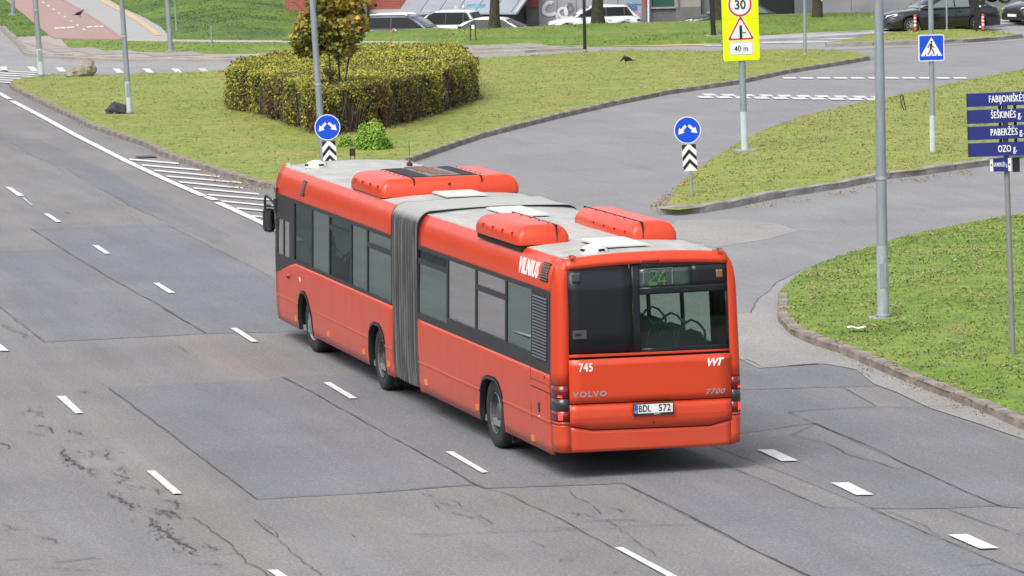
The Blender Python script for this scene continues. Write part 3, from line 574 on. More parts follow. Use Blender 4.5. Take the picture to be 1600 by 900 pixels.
clumps([(_c.x+(p.x-_c.x)*1.09, _c.y+(p.y-_c.y)*1.09) for p in _hp], GRASS[0][1], 1500, 'bare_soil', 'brown soil and dead leaves around the foot of the hedge', 'soil_bits', .075, 26, cat='soil')
def pxp(l): return [(G(u, v).x, G(u, v).y) for u, v in l]
clumps(pxp([(1048, 300), (1100, 262), (1108, 266), (1060, 300), (1035, 335), (1012, 328), (1030, 312)]), zero, 50, 'leaf_litter', 'yellow leaf litter beside the low edge of the wedge island', 'litter', .05, 40, cat='litter')
clumps(pxp([(1150, 328), (1300, 303), (1400, 285), (1520, 268), (1520, 276), (1400, 292), (1300, 310), (1180, 330)]), zero, 60, 'leaf_litter', 'dry litter along the thick kerb of the wedge island', 'litter', .045, 30, cat='litter')
clumps(pxp([(1268, 541), (1300, 551), (1480, 626), (1600, 680), (1600, 690), (1480, 640), (1300, 562), (1250, 545)]), zero, 36, 'leaf_litter', 'scattered leaves in the gutter below the corner island', 'litter', .04, 14, cat='litter')
clumps(pxp([(300, 262), (345, 276), (390, 291), (429, 299), (429, 312), (380, 302), (300, 275)]), zero, 40, 'leaf_litter', 'leaves and grit by the kerb at the hatched area', 'litter', .05, 20, cat='litter')
clumps(pxp([(60, 166), (200, 223), (260, 250), (250, 252), (180, 222), (60, 172)]), zero, 30, 'leaf_litter', 'grit along the left kerb of the hedge island', 'litter', .05, 20, cat='litter')
clumps(GRASS[0][0], GRASS[0][1], 90, 'fallen_leaves', 'fallen orange leaves on the grass around the hedge', 'litter', .07, 2, cat='leaves')
clumps(GRASS[2][0], GRASS[2][1], 30, 'fallen_leaves', 'fallen orange leaves on the corner lawn', 'litter', .06, 2, cat='leaves')
clumps(VP, vz, 120, 'fallen_leaves', 'pale leaves and daisies on the far verge', 'litter', .12, 3, cat='leaves')
# ------------------------------------------------------------------ the articulated bus
BA, BF, SJ = 1.83456, 1.82587, 8.26496; JX, JY = -0.38923, 63.38879
fw = Vector((math.cos(BA), math.sin(BA), 0)); org = Vector((JX, JY, 0))-fw*SJ
bus = empty('articulated_bus', org, BA, 'long red and orange articulated city bus with grey concertina joint, seen from behind', 'bus')
FM = Matrix.Translation((SJ, 0, 0)) @ Matrix.Rotation(BF-BA, 4, 'Z') @ Matrix.Translation((-SJ, 0, 0))
RM = Matrix()
B_red = mat('bus_red', (.58, .040, .008), .36, coat=.28, noise=.18, nscale=1.1, spec=.5)
def _side(nm='bus_red_side', ca=(.58, .056, .018, 1), top=1.3, amt=.42, rg=.3):
    m = bpy.data.materials.new(nm); m.use_nodes = True; t = m.node_tree; n = t.nodes; l = t.links; b = n['Principled BSDF']
    b.inputs['Roughness'].default_value = .36; b.inputs['Coat Weight'].default_value = .25; b.inputs['Coat Roughness'].default_value = .2
    tc = n.new('ShaderNodeTexCoord'); sp = n.new('ShaderNodeSeparateXYZ'); l.new(tc.outputs['Object'], sp.inputs[0])
    mp = n.new('ShaderNodeMapping'); mp.inputs['Scale'].default_value = (1.2, 1, .35); l.new(tc.outputs['Object'], mp.inputs[0])
    z = n.new('ShaderNodeTexNoise'); z.inputs['Scale'].default_value = 2.2; z.inputs['Detail'].default_value = 6; z.inputs['Roughness'].default_value = .62; l.new(mp.outputs[0], z.inputs['Vector'])
    # road dirt that thickens towards the skirt
    q = n.new('ShaderNodeMapRange'); q.inputs[1].default_value = top; q.inputs[2].default_value = .3; q.inputs[3].default_value = .02; q.inputs[4].default_value = amt; l.new(sp.outputs['Z'], q.inputs[0])
    mu = n.new('ShaderNodeMath'); mu.operation = 'MULTIPLY'; l.new(q.outputs[0], mu.inputs[0]); l.new(z.outputs[0], mu.inputs[1])
    mx = n.new('ShaderNodeMix'); mx.data_type = 'RGBA'; mx.inputs[6].default_value = ca; mx.inputs[7].default_value = (.34, .20, .16, 1); l.new(mu.outputs[0], mx.inputs[0])
    l.new(mx.outputs[2], b.inputs['Base Color'])
    r = n.new('ShaderNodeMapRange'); r.inputs[3].default_value = rg; r.inputs[4].default_value = rg+.25; l.new(z.outputs[0], r.inputs[0]); l.new(r.outputs[0], b.inputs['Roughness'])
    MATS[nm] = m; return m
B_side = _side()
B_red = _side('bus_red_moulded', (.62, .046, .006, 1), 1.0, .30, .28)
B_roof = mat('bus_roof', (.46, .455, .43), .6, noise=.3, nscale=1.6, col2=(.32, .315, .29), stretch=(.6, 2.5, 1), bump=.1, bscale=5)
B_blk = mat('bus_black_trim', (.028, .029, .031), .42, noise=.3, nscale=5)
B_dark = mat('bus_dark', (.012, .012, .013), .8)
B_rub = mat('rubber', (.022, .022, .023), .85, noise=.3, nscale=14)
B_tyre = mat('tyre', (.030, .030, .031), .8, noise=.4, nscale=8)
B_rim = mat('rim_steel', (.20, .20, .20), .5, metal=.5, noise=.5, nscale=12, col2=(.07, .06, .055))
B_rim2 = mat('rim_bright', (.50, .50, .50), .4, metal=.7, noise=.4, nscale=9)
B_grey = mat('interior_grey', (.22, .23, .24), .7)
B_cream = mat('interior_light', (.42, .44, .43), .7)
B_seat = mat('seat_blue', (.10, .15, .16), .8, noise=.3, nscale=6)
B_rail = mat('yellow_rail', (.50, .40, .05), .5)
B_white = mat('white_plastic', (.60, .60, .57), .55, noise=.08, nscale=4)
B_orange = mat('orange_lens', (.75, .28, .02), .3, coat=.6)
B_redl = mat('red_lens', (.16, .008, .010), .25, coat=.3)
B_smoke = mat('smoked_lens', (.035, .033, .036), .25, coat=.3)
B_lit = mat('lit_red_lamp', (1, .05, .03), .3, emit=.9)
B_chrome = mat('silver_badge', (.55, .56, .58), .3, metal=.8)
B_wht = mat('white_vinyl', (.82, .80, .78), .5)
def glassmat(name, tint, refl=.12, rough=.02, rtint=(1, 1, 1)):
    m = bpy.data.materials.new(name); m.use_nodes = True; t = m.node_tree; n = t.nodes; l = t.links; n.remove(n['Principled BSDF'])
    tr = n.new('ShaderNodeBsdfTransparent'); tr.inputs[0].default_value = (*tint, 1)
    gl = n.new('ShaderNodeBsdfGlossy'); gl.inputs['Roughness'].default_value = rough; gl.inputs[0].default_value = (*rtint, 1)
    fr = n.new('ShaderNodeFresnel'); fr.inputs[0].default_value = 1.45
    ad = n.new('ShaderNodeMath'); ad.operation = 'ADD'; ad.inputs[1].default_value = refl; l.new(fr.outputs[0], ad.inputs[0])
    mx = n.new('ShaderNodeMixShader'); l.new(ad.outputs[0], mx.inputs[0]); l.new(tr.outputs[0], mx.inputs[1]); l.new(gl.outputs[0], mx.inputs[2])
    l.new(mx.outputs[0], n['Material Output'].inputs[0]); return m
B_glass = glassmat('side_glass', (.34, .44, .42), .02, rtint=(.40, .48, .47))
B_glassc = glassmat('clear_glass', (.80, .83, .82), .02, rtint=(.7, .7, .7))
B_glassr = glassmat('rear_glass', (.62, .84, .75), .03, rtint=(.7, .8, .75))
def yz(z):
    """half width of the body at height z"""
    return float(np.interp(z, [.28, .34, .5, 1.0, 1.42, 2.43, 2.55, 2.66, 2.75, 2.81, 2.855, 2.875], [1.235, 1.25, 1.262, 1.268, 1.264, 1.236, 1.226, 1.205, 1.175, 1.14, 1.10, 1.06]))
def P(M, s, y, z): return tuple(M @ Vector((s, y, z)))
def part(mb, name, mats, M=RM, parent=bus, smooth=35, sol=0):
    mb.xf(M); o = mb.build(name, mats, parent, smooth)
    if sol:
        q = o.modifiers.new('thick', 'SOLIDIFY'); q.thickness = sol; q.offset = -1
    return o
def lower(sg, s0, s1, arches, sill, M, label=None, z00=.30, name='side_panel'):
    ss = set([s0, s1]); 
    for a in arches: ss |= {p[0]-1e-4 if i == 0 else p[0]+1e-4 if i == len(a)-1 else p[0] for i, p in enumerate(a)} | {a[0][0], a[-1][0]}
    for k in range(int((s1-s0)/.3)+1): ss.add(s0+k*(s1-s0)/int((s1-s0)/.3))
    ss = sorted(ss); rows = []
    def zb(s):
        for a in arches:
            if a[0][0] <= s <= a[-1][0]: return float(np.interp(s, [p[0] for p in a], [p[1] for p in a]))
        return z00
    for s in ss:
        b = zb(s); t = sill(s); t0 = 1.06; zs = [b+(t0-b)*k/6 for k in range(6)]+[t0+(t-t0)*k/4 for k in range(5)]
        rows.append([(s, sg*yz(z), z) for z in zs])
    mb = MB(); mb.grid(rows)
    o = part(mb, name, B_side, M, sol=.035)
    for a in arches:                                                 # black wheel-arch moulding and well
        m = MB(); c = [(p[0], p[1]) for p in a]; c[0] = (c[0][0], .30); c[-1] = (c[-1][0], .30)
        cx = (c[0][0]+c[-1][0])/2
        def sc(k): return [(cx+(x-cx)*k, .30+(z-.30)*k) for x, z in c]
        O = sc(1.0); I = sc(.94); rows = [[(x, sg*(yz(z)+.012), z) for x, z in O], [(x, sg*(yz(z)+.016), z) for x, z in I], [(x, sg*(yz(z)-.06), z) for x, z in I]]
        m.grid(rows); part(m, 'wheel_arch_trim', B_blk, M)
        m = MB(); rows = [[(x, sg*(yz(z)-.03), z) for x, z in O], [(x, sg*.55, z) for x, z in O]]; m.grid(rows); m.add([(x, sg*.55, z) for x, z in O], [tuple(range(len(O)))]); part(m, 'wheel_well', B_dark, M)
    return o
AR = [(2.68, .30), (2.70, .72), (2.76, .84), (2.92, .95), (3.08, .99), (3.50, .975), (3.72, .92), (3.86, .80), (3.95, .45), (3.965, .30)]
AM = [(9.50, .30), (9.51, .76), (9.58, .88), (9.72, .97), (9.88, 1.02), (10.20, 1.02), (10.42, .96), (10.56, .84), (10.63, .55), (10.645, .30)]
AF = [(14.71, .30), (14.76, .60), (14.98, .85), (15.15, .95), (15.30, .985), (15.52, .965), (15.70, .88), (15.80, .72), (15.83, .50), (15.835, .30)]
RS0, RS1, FS0, FS1 = .32, 7.385, 8.985, 17.55
sillR = lambda s: 1.355
sillF = lambda s: float(np.interp(s, [9, 15.9, 16.3, 17.4, 17.6], [1.385, 1.385, 1.33, 1.12, 1.10]))
for sg in (1, -1):
    lower(sg, RS0, RS1, [AR], sillR, RM); lower(sg, FS0, FS1, [AM, AF], sillF if sg > 0 else (lambda s: 1.385), FM)
    for s0, s1, M in ((RS0, RS1, RM), (FS0, FS1, FM)):               # cove panel above the windows
        zs = [2.42, 2.46, 2.52, 2.57, 2.61, 2.65, 2.69, 2.73, 2.765, 2.79, 2.815, 2.837, 2.855, 2.867]
        n = 24; mb = MB().grid([[(s0+(s1-s0)*i/n, sg*yz(z), z) for z in zs] for i in range(n+1)]); part(mb, 'cove_panel', B_red, M, sol=.03)
        # rub line pressed into the skirt
        mb = MB(); ars = [a for a in (AR, AM, AF) if a[0][0] > s0 and a[-1][0] < s1]; cur = s0
        for a in sorted(ars)+[None]:
            e = a[0][0]+.03 if a else s1
            if e > cur: mb.grid([[(s, sg*(yz(.72)-.001), .745), (s, sg*(yz(.72)+.008), .73), (s, sg*(yz(.72)+.008), .715), (s, sg*(yz(.72)-.001), .70)] for s in (cur, e)])
            if a: cur = a[-1][0]-.03
        part(mb, 'rub_strip', B_side, M)
# roofs
for s0, s1, M, k in ((.16, RS1, RM, 'r'), (FS0, 17.6, FM, 'f')):
    n = 40; mb = MB(); rows = []
    for i in range(n+1):
        s = s0+(s1-s0)*i/n; rows.append([(s, y, 2.868+.055*(1-(y/1.085)**2)) for y in np.linspace(-1.085, 1.085, 15)])
    mb.grid(rows); part(mb, 'roof', B_roof, M, sol=.04)
    mb = MB()
    for s in np.arange(s0+.75, s1-.2, 1.12):
        mb.grid([[(s+a, y, 2.870+.055*(1-(y/1.085)**2)+b) for y in np.linspace(-1.05, 1.05, 9)] for a, b in ((-.025, 0), (-.015, .006), (.015, .006), (.025, 0))])
    part(mb, 'roof_seam', mat('roof_seam', (.52, .52, .50), .5, noise=.2, nscale=4), M)
# window band -------------------------------------------------------
def yb(z): return yz(z)
def win(sg, s0, s1, z0, z1, M, hopper=None, glass=B_glass, label=None, bot=None, fr=.055):
    """frame ring with pane(s); s0 < s1"""
    mb = MB(); y0 = lambda z: sg*(yb(z)+.002); d = -sg*.04
    def fbox(a, b, c, e):
        vs = [(x, y0(z)+dd, z) for dd in (0, d) for x, z in ((a, c), (b, c), (b, e), (a, e))]
        mb.add(vs, [(0, 1, 2, 3), (7, 6, 5, 4), (0, 4, 5, 1), (1, 5, 6, 2), (2, 6, 7, 3), (3, 7, 4, 0)])
    zb = bot if bot else z0+fr
    fbox(s0, s1, z0, zb); fbox(s0, s1, z1-fr, z1); fbox(s0, s0+fr*.6, zb, z1-fr); fbox(s1-fr*.6, s1, zb, z1-fr)
    if hopper: fbox(s0+fr*.6, s1-fr*.6, hopper-.04, hopper+.04)
    w = part(mb, 'window', B_blk, M, smooth=0)
    if label: w['label'] = label
    def pane(a, b):
        m = MB(); yy = lambda z: sg*(yb(z)-.012); m.add([(s0+.03, yy(a), a), (s1-.03, yy(a), a), (s1-.03, yy(b), b), (s0+.03, yy(b), b)], [(0, 1, 2, 3)]); part(m, 'pane', glass, M, w, 0)
    if hopper: pane(zb-.01, hopper-.03); pane(hopper+.03, z1-fr+.01)
    else: pane(zb-.01, z1-fr+.01)
    return w
ZT = 2.425
for sg in (1, -1):
    B_gl = B_glass if sg > 0 else B_glassc
    for a, b, hp, g, bt in ((5.66, 7.385, 2.21, B_gl, 1.455), (4.08, 5.66, None, B_glassc, 1.55), (2.50, 4.08, 2.14, B_glassc, 1.56), (1.185, 2.50, None, B_gl, 1.55)):
        win(sg, a, b, 1.355, ZT, RM, hp, g, bot=bt)
    for a, b, hp in ((8.985, 10.63, 2.16), (10.63, 11.75, None), (11.75, 13.33, 2.20), (13.33, 14.66, None), (14.66, 16.05, None)):
        win(sg, a, b, 1.385, ZT, FM, hp, B_glass)
# driver bay: black surround, small sliding pane
mb = MB()
def blk(mb, pts, sg=1, off=.003, th=.04):
    vs = [(s, sg*(yz(z)+off), z) for s, z in pts]+[(s, sg*(yz(z)+off-th), z) for s, z in pts]; n = len(pts)
    mb.add(vs, [tuple(range(n)), tuple(range(2*n-1, n-1, -1))]+[(i, n+i, n+(i+1) % n, (i+1) % n) for i in range(n)])
blk(mb, [(16.05, 1.37), (16.30, 1.34), (16.42, 1.31), (16.42, ZT), (16.05, ZT)]); blk(mb, [(16.42, 1.31), (17.40, 1.115), (17.55, 1.10), (17.55, 1.43), (16.42, 1.43)]); blk(mb, [(16.42, 2.02), (17.55, 2.02), (17.55, ZT), (16.42, ZT)])
blk(mb, [(17.38, 1.43), (17.55, 1.43), (17.55, 2.02), (17.38, 2.02)]); blk(mb, [(16.86, 1.43), (16.91, 1.43), (16.91, 2.02), (16.86, 2.02)])
w = part(mb, 'driver_window', B_blk, FM, smooth=0)
for a, b in ((16.42, 16.86), (16.91, 17.38)):
    m = MB().add([(a, yz(1.43)-.01, 1.43), (b, yz(1.43)-.01, 1.43), (b, yz(2.02)-.01, 2.02), (a, yz(2.02)-.01, 2.02)], [(0, 1, 2, 3)]); part(m, 'pane', B_glassc, FM, w, 0)
mb = MB(); blk(mb, [(16.05, 1.385), (17.55, 1.385), (17.55, 1.5), (16.05, 1.5)], -1); blk(mb, [(16.05, 2.3), (17.55, 2.3), (17.55, ZT), (16.05, ZT)], -1); blk(mb, [(17.45, 1.5), (17.55, 1.5), (17.55, 2.3), (17.45, 2.3)], -1); part(mb, 'door_frame', B_blk, FM, smooth=0)
m = MB().add([(16.05, -1.24, 1.5), (17.45, -1.24, 1.5), (17.45, -1.235, 2.3), (16.05, -1.235, 2.3)], [(0, 1, 2, 3)]); part(m, 'door_pane', B_glass, FM, smooth=0)
# front cap
def plan_front(z):
    y1 = yz(z); lean = .10*max(0, (z-1.2)/1.6)
    return [(17.55, y1), (17.66-lean*.3, y1-.015), (17.76-lean*.5, y1-.06), (17.84-lean, y1-.16), (17.92-lean, y1-.40), (17.96-lean, .4), (17.97-lean, 0)]
def cap(zs, mat_, name, M, plan, sol=.03):
    rows = []
    for z in zs:
        h = plan(z); rows.append([(s, y, z) for s, y in h]+[(s, -y, z) for s, y in h[::-1][1:]])
    return part(MB().grid(rows), name, mat_, M, sol=sol)
cap([.30, .5, .8, 1.10], B_red, 'front_panel', FM, plan_front)
cap([1.10, 1.5, 2.0, 2.425], glassmat('windscreen_glass', (.30, .36, .35), .08), 'windscreen', FM, plan_front, 0)
cap([2.425, 2.55, 2.70], B_red, 'front_header', FM, plan_front)
def plan_top(z):
    t = (z-2.70)/.17; return [(17.55, yz(z)), (17.60-.1*t, yz(z)-.03), (17.68-.15*t, yz(z)-.10), (17.75-.2*t, yz(z)-.22), (17.80-.22*t, .7), (17.82-.24*t, .35), (17.83-.24*t, 0)]
cap([2.70, 2.76, 2.82, 2.86, 2.875], B_red, 'front_brow', FM, plan_top)
mb = MB().box((17.35, 1.225, 2.44), (17.50, 1.27, 2.53)); part(mb, 'marker_lamp', B_redl, FM)
# mirror on a bent arm, front left
mb = MB().tube([(17.50, 1.24, 2.22), (17.72, 1.30, 2.32), (17.90, 1.33, 2.36), (17.95, 1.34, 2.28), (17.95, 1.34, 2.10)], .022, 8).tube([(17.52, 1.25, 2.18), (17.94, 1.33, 2.20)], .018, 8).box((17.42, 1.235, 2.10), (17.56, 1.275, 2.33))
ma = part(mb, 'mirror_arm', B_blk, FM)
mb = MB(); r0 = [(.0, .0), (.10, .02), (.12, .08), (.12, .33), (.10, .39), (0, .41), (-.09, .39), (-.11, .33), (-.11, .06), (-.08, .01)]
mb.prism([(y*.80+1.275, z+1.73) for y, z in r0], 17.90, 18.03, 'yz'); mh = part(mb, 'mirror_housing', B_blk, FM, ma)
mb = MB(); mb.prism([(1.275+y*.64, 1.73+.04+z*.82) for y, z in r0], 17.885, 17.898, 'yz'); part(mb, 'mirror_glass', mat('mirror', (.7, .74, .76), .05, metal=1), FM, mh)
mb = MB().tube([(17.60, -1.2, 2.4), (17.95, -1.4, 2.4), (18.0, -1.42, 2.1)], .02, 8).box((17.94, -1.52, 1.7), (18.04, -1.3, 2.12)); part(mb, 'mirror_arm', B_blk, FM)
# concertina bellows ------------------------------------------------
def ringpts(k, drop=0):
    """closed-over-the-top profile, scaled in by k"""
    hw = 1.262-k; top = 2.915-k; bot = .34+drop; R = .24; pts = [(hw-.02, bot), (hw, bot+.25), (hw, 1.0), (hw-.004, 1.6), (hw-.012, 2.2), (hw-.025, top-R)]
    for a in range(1, 8): t = a/8*math.pi/2; pts.append((hw-.03-R+R*math.cos(t), top-R+.0+R*math.sin(t)))
    pts += [(.7, top+.01), (.35, top+.02), (0, top+.025)]
    return pts+[(-y, z) for y, z in pts[::-1][1:]]
NF = 11; B0, B1 = RS1, FS0
mb = MB(); rows = []
for i in range(NF*6+1):
    f = i/6; s = B0+(B1-B0)*i/(NF*6); ph = (f % 1); k = .10*(.5+.5*math.cos(2*math.pi*ph))**.7
    sag = .05*math.sin(math.pi*i/(NF*6)); jit = .006*math.sin(i*1.7)
    M = Matrix.Translation((SJ, 0, 0)) @ Matrix.Rotation((BF-BA)*i/(NF*6), 4, 'Z') @ Matrix.Translation((-SJ, 0, 0))
    rows.append([tuple(M @ Vector((s+jit, y, z-sag*.4*(z > 2.6)))) for y, z in ringpts(k+.0, -.02*math.sin(math.pi*i/(NF*6)))])
mb.grid(rows)
def _bel(nm='bellows_cloth', c0=.012, c1=.045, dust=.50):
    m = bpy.data.materials.new(nm); m.use_nodes = True; t = m.node_tree; n = t.nodes; l = t.links; b = n['Principled BSDF']; b.inputs['Roughness'].default_value = .62
    tc = n.new('ShaderNodeTexCoord'); mp = n.new('ShaderNodeMapping'); mp.inputs['Scale'].default_value = (3, 1.5, .5); l.new(tc.outputs['Object'], mp.inputs[0])
    z = n.new('ShaderNodeTexNoise'); z.inputs['Scale'].default_value = 2.0; z.inputs['Detail'].default_value = 6; l.new(mp.outputs[0], z.inputs['Vector'])
    r = n.new('ShaderNodeValToRGB'); e = r.color_ramp.elements; e[0].position = .38; e[0].color = (c0, c0, c0, 1); e[1].position = .78; e[1].color = (c1, c1, c1*.97, 1); l.new(z.outputs[0], r.inputs[0]); 
    # dust lying on the roof side of the cloth
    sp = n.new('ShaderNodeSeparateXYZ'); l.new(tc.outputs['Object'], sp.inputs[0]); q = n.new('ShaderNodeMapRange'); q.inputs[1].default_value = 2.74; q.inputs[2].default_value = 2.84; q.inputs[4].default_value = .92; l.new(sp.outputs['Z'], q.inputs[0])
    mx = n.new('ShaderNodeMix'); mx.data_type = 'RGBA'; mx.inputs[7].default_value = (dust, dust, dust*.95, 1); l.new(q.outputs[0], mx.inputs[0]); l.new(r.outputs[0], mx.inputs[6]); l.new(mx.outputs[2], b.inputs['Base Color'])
    return m
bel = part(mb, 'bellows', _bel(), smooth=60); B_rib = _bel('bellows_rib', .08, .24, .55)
for i in range(NF+1):                                                # clamping profiles on the outer folds
    s = B0+(B1-B0)*(i-.5)/NF
    if i == 0: continue
    M = Matrix.Translation((SJ, 0, 0)) @ Matrix.Rotation((BF-BA)*(i-.5)/NF, 4, 'Z') @ Matrix.Translation((-SJ, 0, 0)); sag = .05*math.sin(math.pi*(i-.5)/NF)
    ii = ringpts(-.012, -.02*math.sin(math.pi*(i-.5)/NF)); io = ringpts(.012)
    r2 = []
    for a, pr in ((-.011, io), (-.008, ii), (.008, ii), (.011, io)): r2.append([tuple(M @ Vector((s+a, y, z-sag*.4*(z > 2.6)))) for y, z in pr])
    o = MB().grid(r2).build('bellows_rib', B_rib, bel)
for s, M, kk in ((RS1-.012, RM, 0), (FS0+.012, FM, 0)):              # end frames of the two body halves
    a = ringpts(-.004); b_ = ringpts(.10); part(MB().grid([[(s-.012, y, z) for y, z in a], [(s+.012, y, z) for y, z in a], [(s+.012, y, z) for y, z in b_], [(s-.012, y, z) for y, z in b_]]), 'joint_frame', B_blk, M)
# rear end ----------------------------------------------------------
def plan_rear(z, inset=0):
    y1 = yz(z); lean = .07*max(0, (z-1.5)/1.3)**1.5
    return [(.32, y1), (.20+lean*.1, y1-.001), (.12+lean*.3, y1-.009), (.06+lean*.6, y1-.032), (.022+lean*.85, y1-.082), (.006+lean, y1-.170)]
for sg in (1, -1):
    def corner(zs, name, m, off=0, i0=0, i1=6):
        rows = []
        for z in zs:
            h = plan_rear(z)[i0:i1]; rows.append([(s-off*(.3+.14*i), sg*(y+off*(1-.15*i)), z) for i, (s, y) in enumerate(h)])
        return part(MB().grid(rows), name, m, RM, sol=.03 if off == 0 else .02)
    corner([.36, .5, .7, .715], 'bumper_corner', B_red)
    corner([.725, .76], 'corner_panel', B_red); corner([1.235, 1.4, 1.8, 2.2, 2.42, 2.5, 2.58, 2.66, 2.73, 2.78], 'corner_panel', B_red)
    # light cluster wraps the corner
    lc = corner([.765, .90], 'tail_light', B_redl, .004); 
    o = MB(); 
    for zs, m, nm in (([.905, 1.06], B_smoke, 'indicator_lens'), ([1.065, 1.23], B_redl, 'brake_lens')):
        c = corner(zs, nm, m, .004); c.parent = lc
    for za, zb, r_ in ((.79, .885, .055), (1.08, 1.11, .04)):
        m = MB(); sx, yy = plan_rear(za)[3]; 
        m.add([(s-.012, sg*(y+.006), z) for s, y in (plan_rear(za)[3], ((plan_rear(za)[4][0]+plan_rear(za)[3][0])/2, (plan_rear(za)[4][1]+plan_rear(za)[3][1])/2), plan_rear(za)[4]) for z in (za, (za+zb)/2, zb)],
              [(0, 1, 4, 3), (1, 2, 5, 4), (3, 4, 7, 6), (4, 5, 8, 7)]); part(m, 'lit_lamp', B_lit, parent=lc)
    mk = part(MB().box((.06, sg*1.0-.028, 2.872), (.12, sg*1.0+.028, 2.912)), 'marker_lamp', B_rim); part(MB().box((.054, sg*1.0-.015, 2.88), (.062, sg*1.0+.015, 2.902)), 'lit_lamp', B_lit, parent=mk)
    # surround strips of corner behind the cluster
    m = MB(); rows = [[(s+.02, sg*(y-.02), z) for s, y in plan_rear(z)] for z in (.74, 1.24)]; part(m.grid(rows), 'lamp_backing', B_dark)
# black backing of the whole rear so that gaps read dark
def rx(z): return .012+.07*max(0, (z-1.5)/1.3)**1.5
mb = MB().grid([[(rx(z)+.05, y, z) for y in (-1.09, 1.09)] for z in (.40, 1.0, 1.60)]); part(mb, 'dark_gap_backing', B_dark)
def rpanel(pts, s_off, name, m, bulge=.02, sol=.02, label=None, parent=bus, nx=12):
    """panel whose outline is given as (y, z) lower edge and upper edge lists"""
    lo, up = pts; rows = []
    for j in range(7):
        t = j/6; r = []
        for i in range(nx+1):
            y = 1.095-2.19*i/nx if pts is None else lo[0][0]+(lo[-1][0]-lo[0][0])*i/nx
            zl = float(np.interp(-y, [-p[0] for p in lo], [p[1] for p in lo])); zu = float(np.interp(-y, [-p[0] for p in up], [p[1] for p in up])); z = zl+(zu-zl)*t
            r.append((rx(z)-s_off-bulge*(1-(y/1.1)**2), y, z))
        rows.append(r)
    o = part(MB().grid(rows), name, m, sol=sol, parent=parent)
    if label: o['label'] = label
    return o
rpanel(([(1.10, .36), (-1.10, .335)], [(1.10, .70), (.80, .635), (-.80, .602), (-1.10, .668)]), -.004, 'rear_bumper', B_red, nx=22)
# lower lid with crease
lo = [(1.095, .713), (.80, .648), (-.80, .615), (-1.095, .681)]; rows = []
for t, ds in ((0, .006), (.35, .012), (.5, .022), (.53, .022), (.75, .010), (1, .002)):
    r = []
    for i in range(23):
        y = 1.095-2.19*i/22; zl = float(np.interp(-y, [-p[0] for p in lo], [p[1] for p in lo])); zl2 = .80-.02*i/22; zu = .985-.03*i/22
        z = zl+(zl2-zl)*t/.5 if t <= .5 else zl2+(zu-zl2)*(t-.5)/.5
        r.append((.005-ds-.018*(1-(y/1.1)**2), y, z))
    rows.append(r)
part(MB().grid(rows), 'lower_engine_flap', B_red, sol=.02)
lid = rpanel(([(1.095, .998), (-1.095, .966)], [(1.095, 1.565), (-1.095, 1.545)]), .022, 'engine_lid', B_red)
part(MB().box((rx(1.6)+.02, -1.09, 1.54), (rx(1.6)+.04, 1.09, 1.62)), 'lid_gap', B_dark)
rpanel(([(1.09, 1.595), (-1.09, 1.575)], [(1.09, 1.632), (-1.09, 1.600)]), .008, 'rear_crossbar', B_red)
# upper rear: red brow and window
def zt(y): return 2.725+.045*(1-(y/1.1)**2)-.004*(1.1-y)
rows = []
for f, ds, dz in ((0, .012, 0), (.35, .010, .02), (.6, -.01, .05), (.8, -.04, .085), (.93, -.085, .11), (1, -.15, .125)):
    r = []
    for i in range(25):
        y = 1.095-2.19*i/24; z0 = zt(y); ztop = 2.872+.05*(1-(y/1.085)**2); r.append((rx(2.75)-ds-.02*(1-(y/1.1)**2)-.0, y, z0+(ztop-z0)*f))
    rows.append(r)
part(MB().grid(rows), 'rear_brow', B_red, sol=.02)
for sg in (1, -1):                                                   # shoulder that joins brow, cove and corner
    rows = []
    for z, k in ((2.72, 0), (2.77, .15), (2.81, .35), (2.84, .6), (2.862, .85), (2.872, 1)):
        pl = plan_rear(z); c = Vector((.34, 1.03)); rows.append([(s+(c.x-s)*k*.28, sg*(y+(c.y-y)*k*.12), z) for s, y in pl]+[(rx(2.75)+.15*k, sg*1.03, z)])
    part(MB().grid(rows), 'corner_panel', B_red, sol=.02)
def rq(y0, y1, z0, z1, off, name, m, parent=bus, th=.012, smooth=0, nx=6):
    rows = []
    for z in np.linspace(z0, z1, 5):
        rows.append([(rx(z)-off-.018*(1-(y/1.1)**2), y, z) for y in np.linspace(y0, y1, nx+1)])
    return part(MB().grid(rows), name, m, parent=parent, smooth=smooth or 30, sol=th)
B_gblk = mat('gloss_black_glass', (.012, .013, .016), .30, spec=.35)
bp_ = rq(1.075, .222, 1.636, 2.712, .006, 'rear_black_panel', B_gblk)
rq(1.04, .25, 2.70, 2.752, .005, 'panel_top_edge', B_gblk, bp_)
# window frame made of bars round the real opening
rf = rq(.212, .115, 1.60, 2.765, .006, 'rear_window_frame', B_gblk)
for a in ((.115, -1.083, 2.66+.045, 2.765), (.115, -1.083, 2.36, 2.452), (-.60, -1.083, 2.452, 2.705), (.115, -1.083, 1.60, 1.664), (-1.05, -1.083, 1.664, 2.36)):
    o = rq(*a, .006, 'frame_bar', B_gblk, rf)
rq(.115, -1.05, 1.664, 2.36, -.004, 'rear_pane', B_glassr, th=0)
sgn = rq(.115, -.60, 2.452, 2.705, -.002, 'destination_display', mat('display_glass', (.055, .085, .075), .2, coat=.4, noise=.3, nscale=5))
fr = MB(); 
for a, b, c, d in ((.06, .05, 2.46, 2.695), (-.33, -.342, 2.47, 2.69), (.06, -.342, 2.688, 2.695)):
    fr.box((rx(2.6)-.0225, min(a, b), c), (rx(2.6)-.018, max(a, b), d))
part(fr, 'display_frame', mat('display_frame_grey', (.16, .22, .19), .5), parent=sgn, smooth=0)
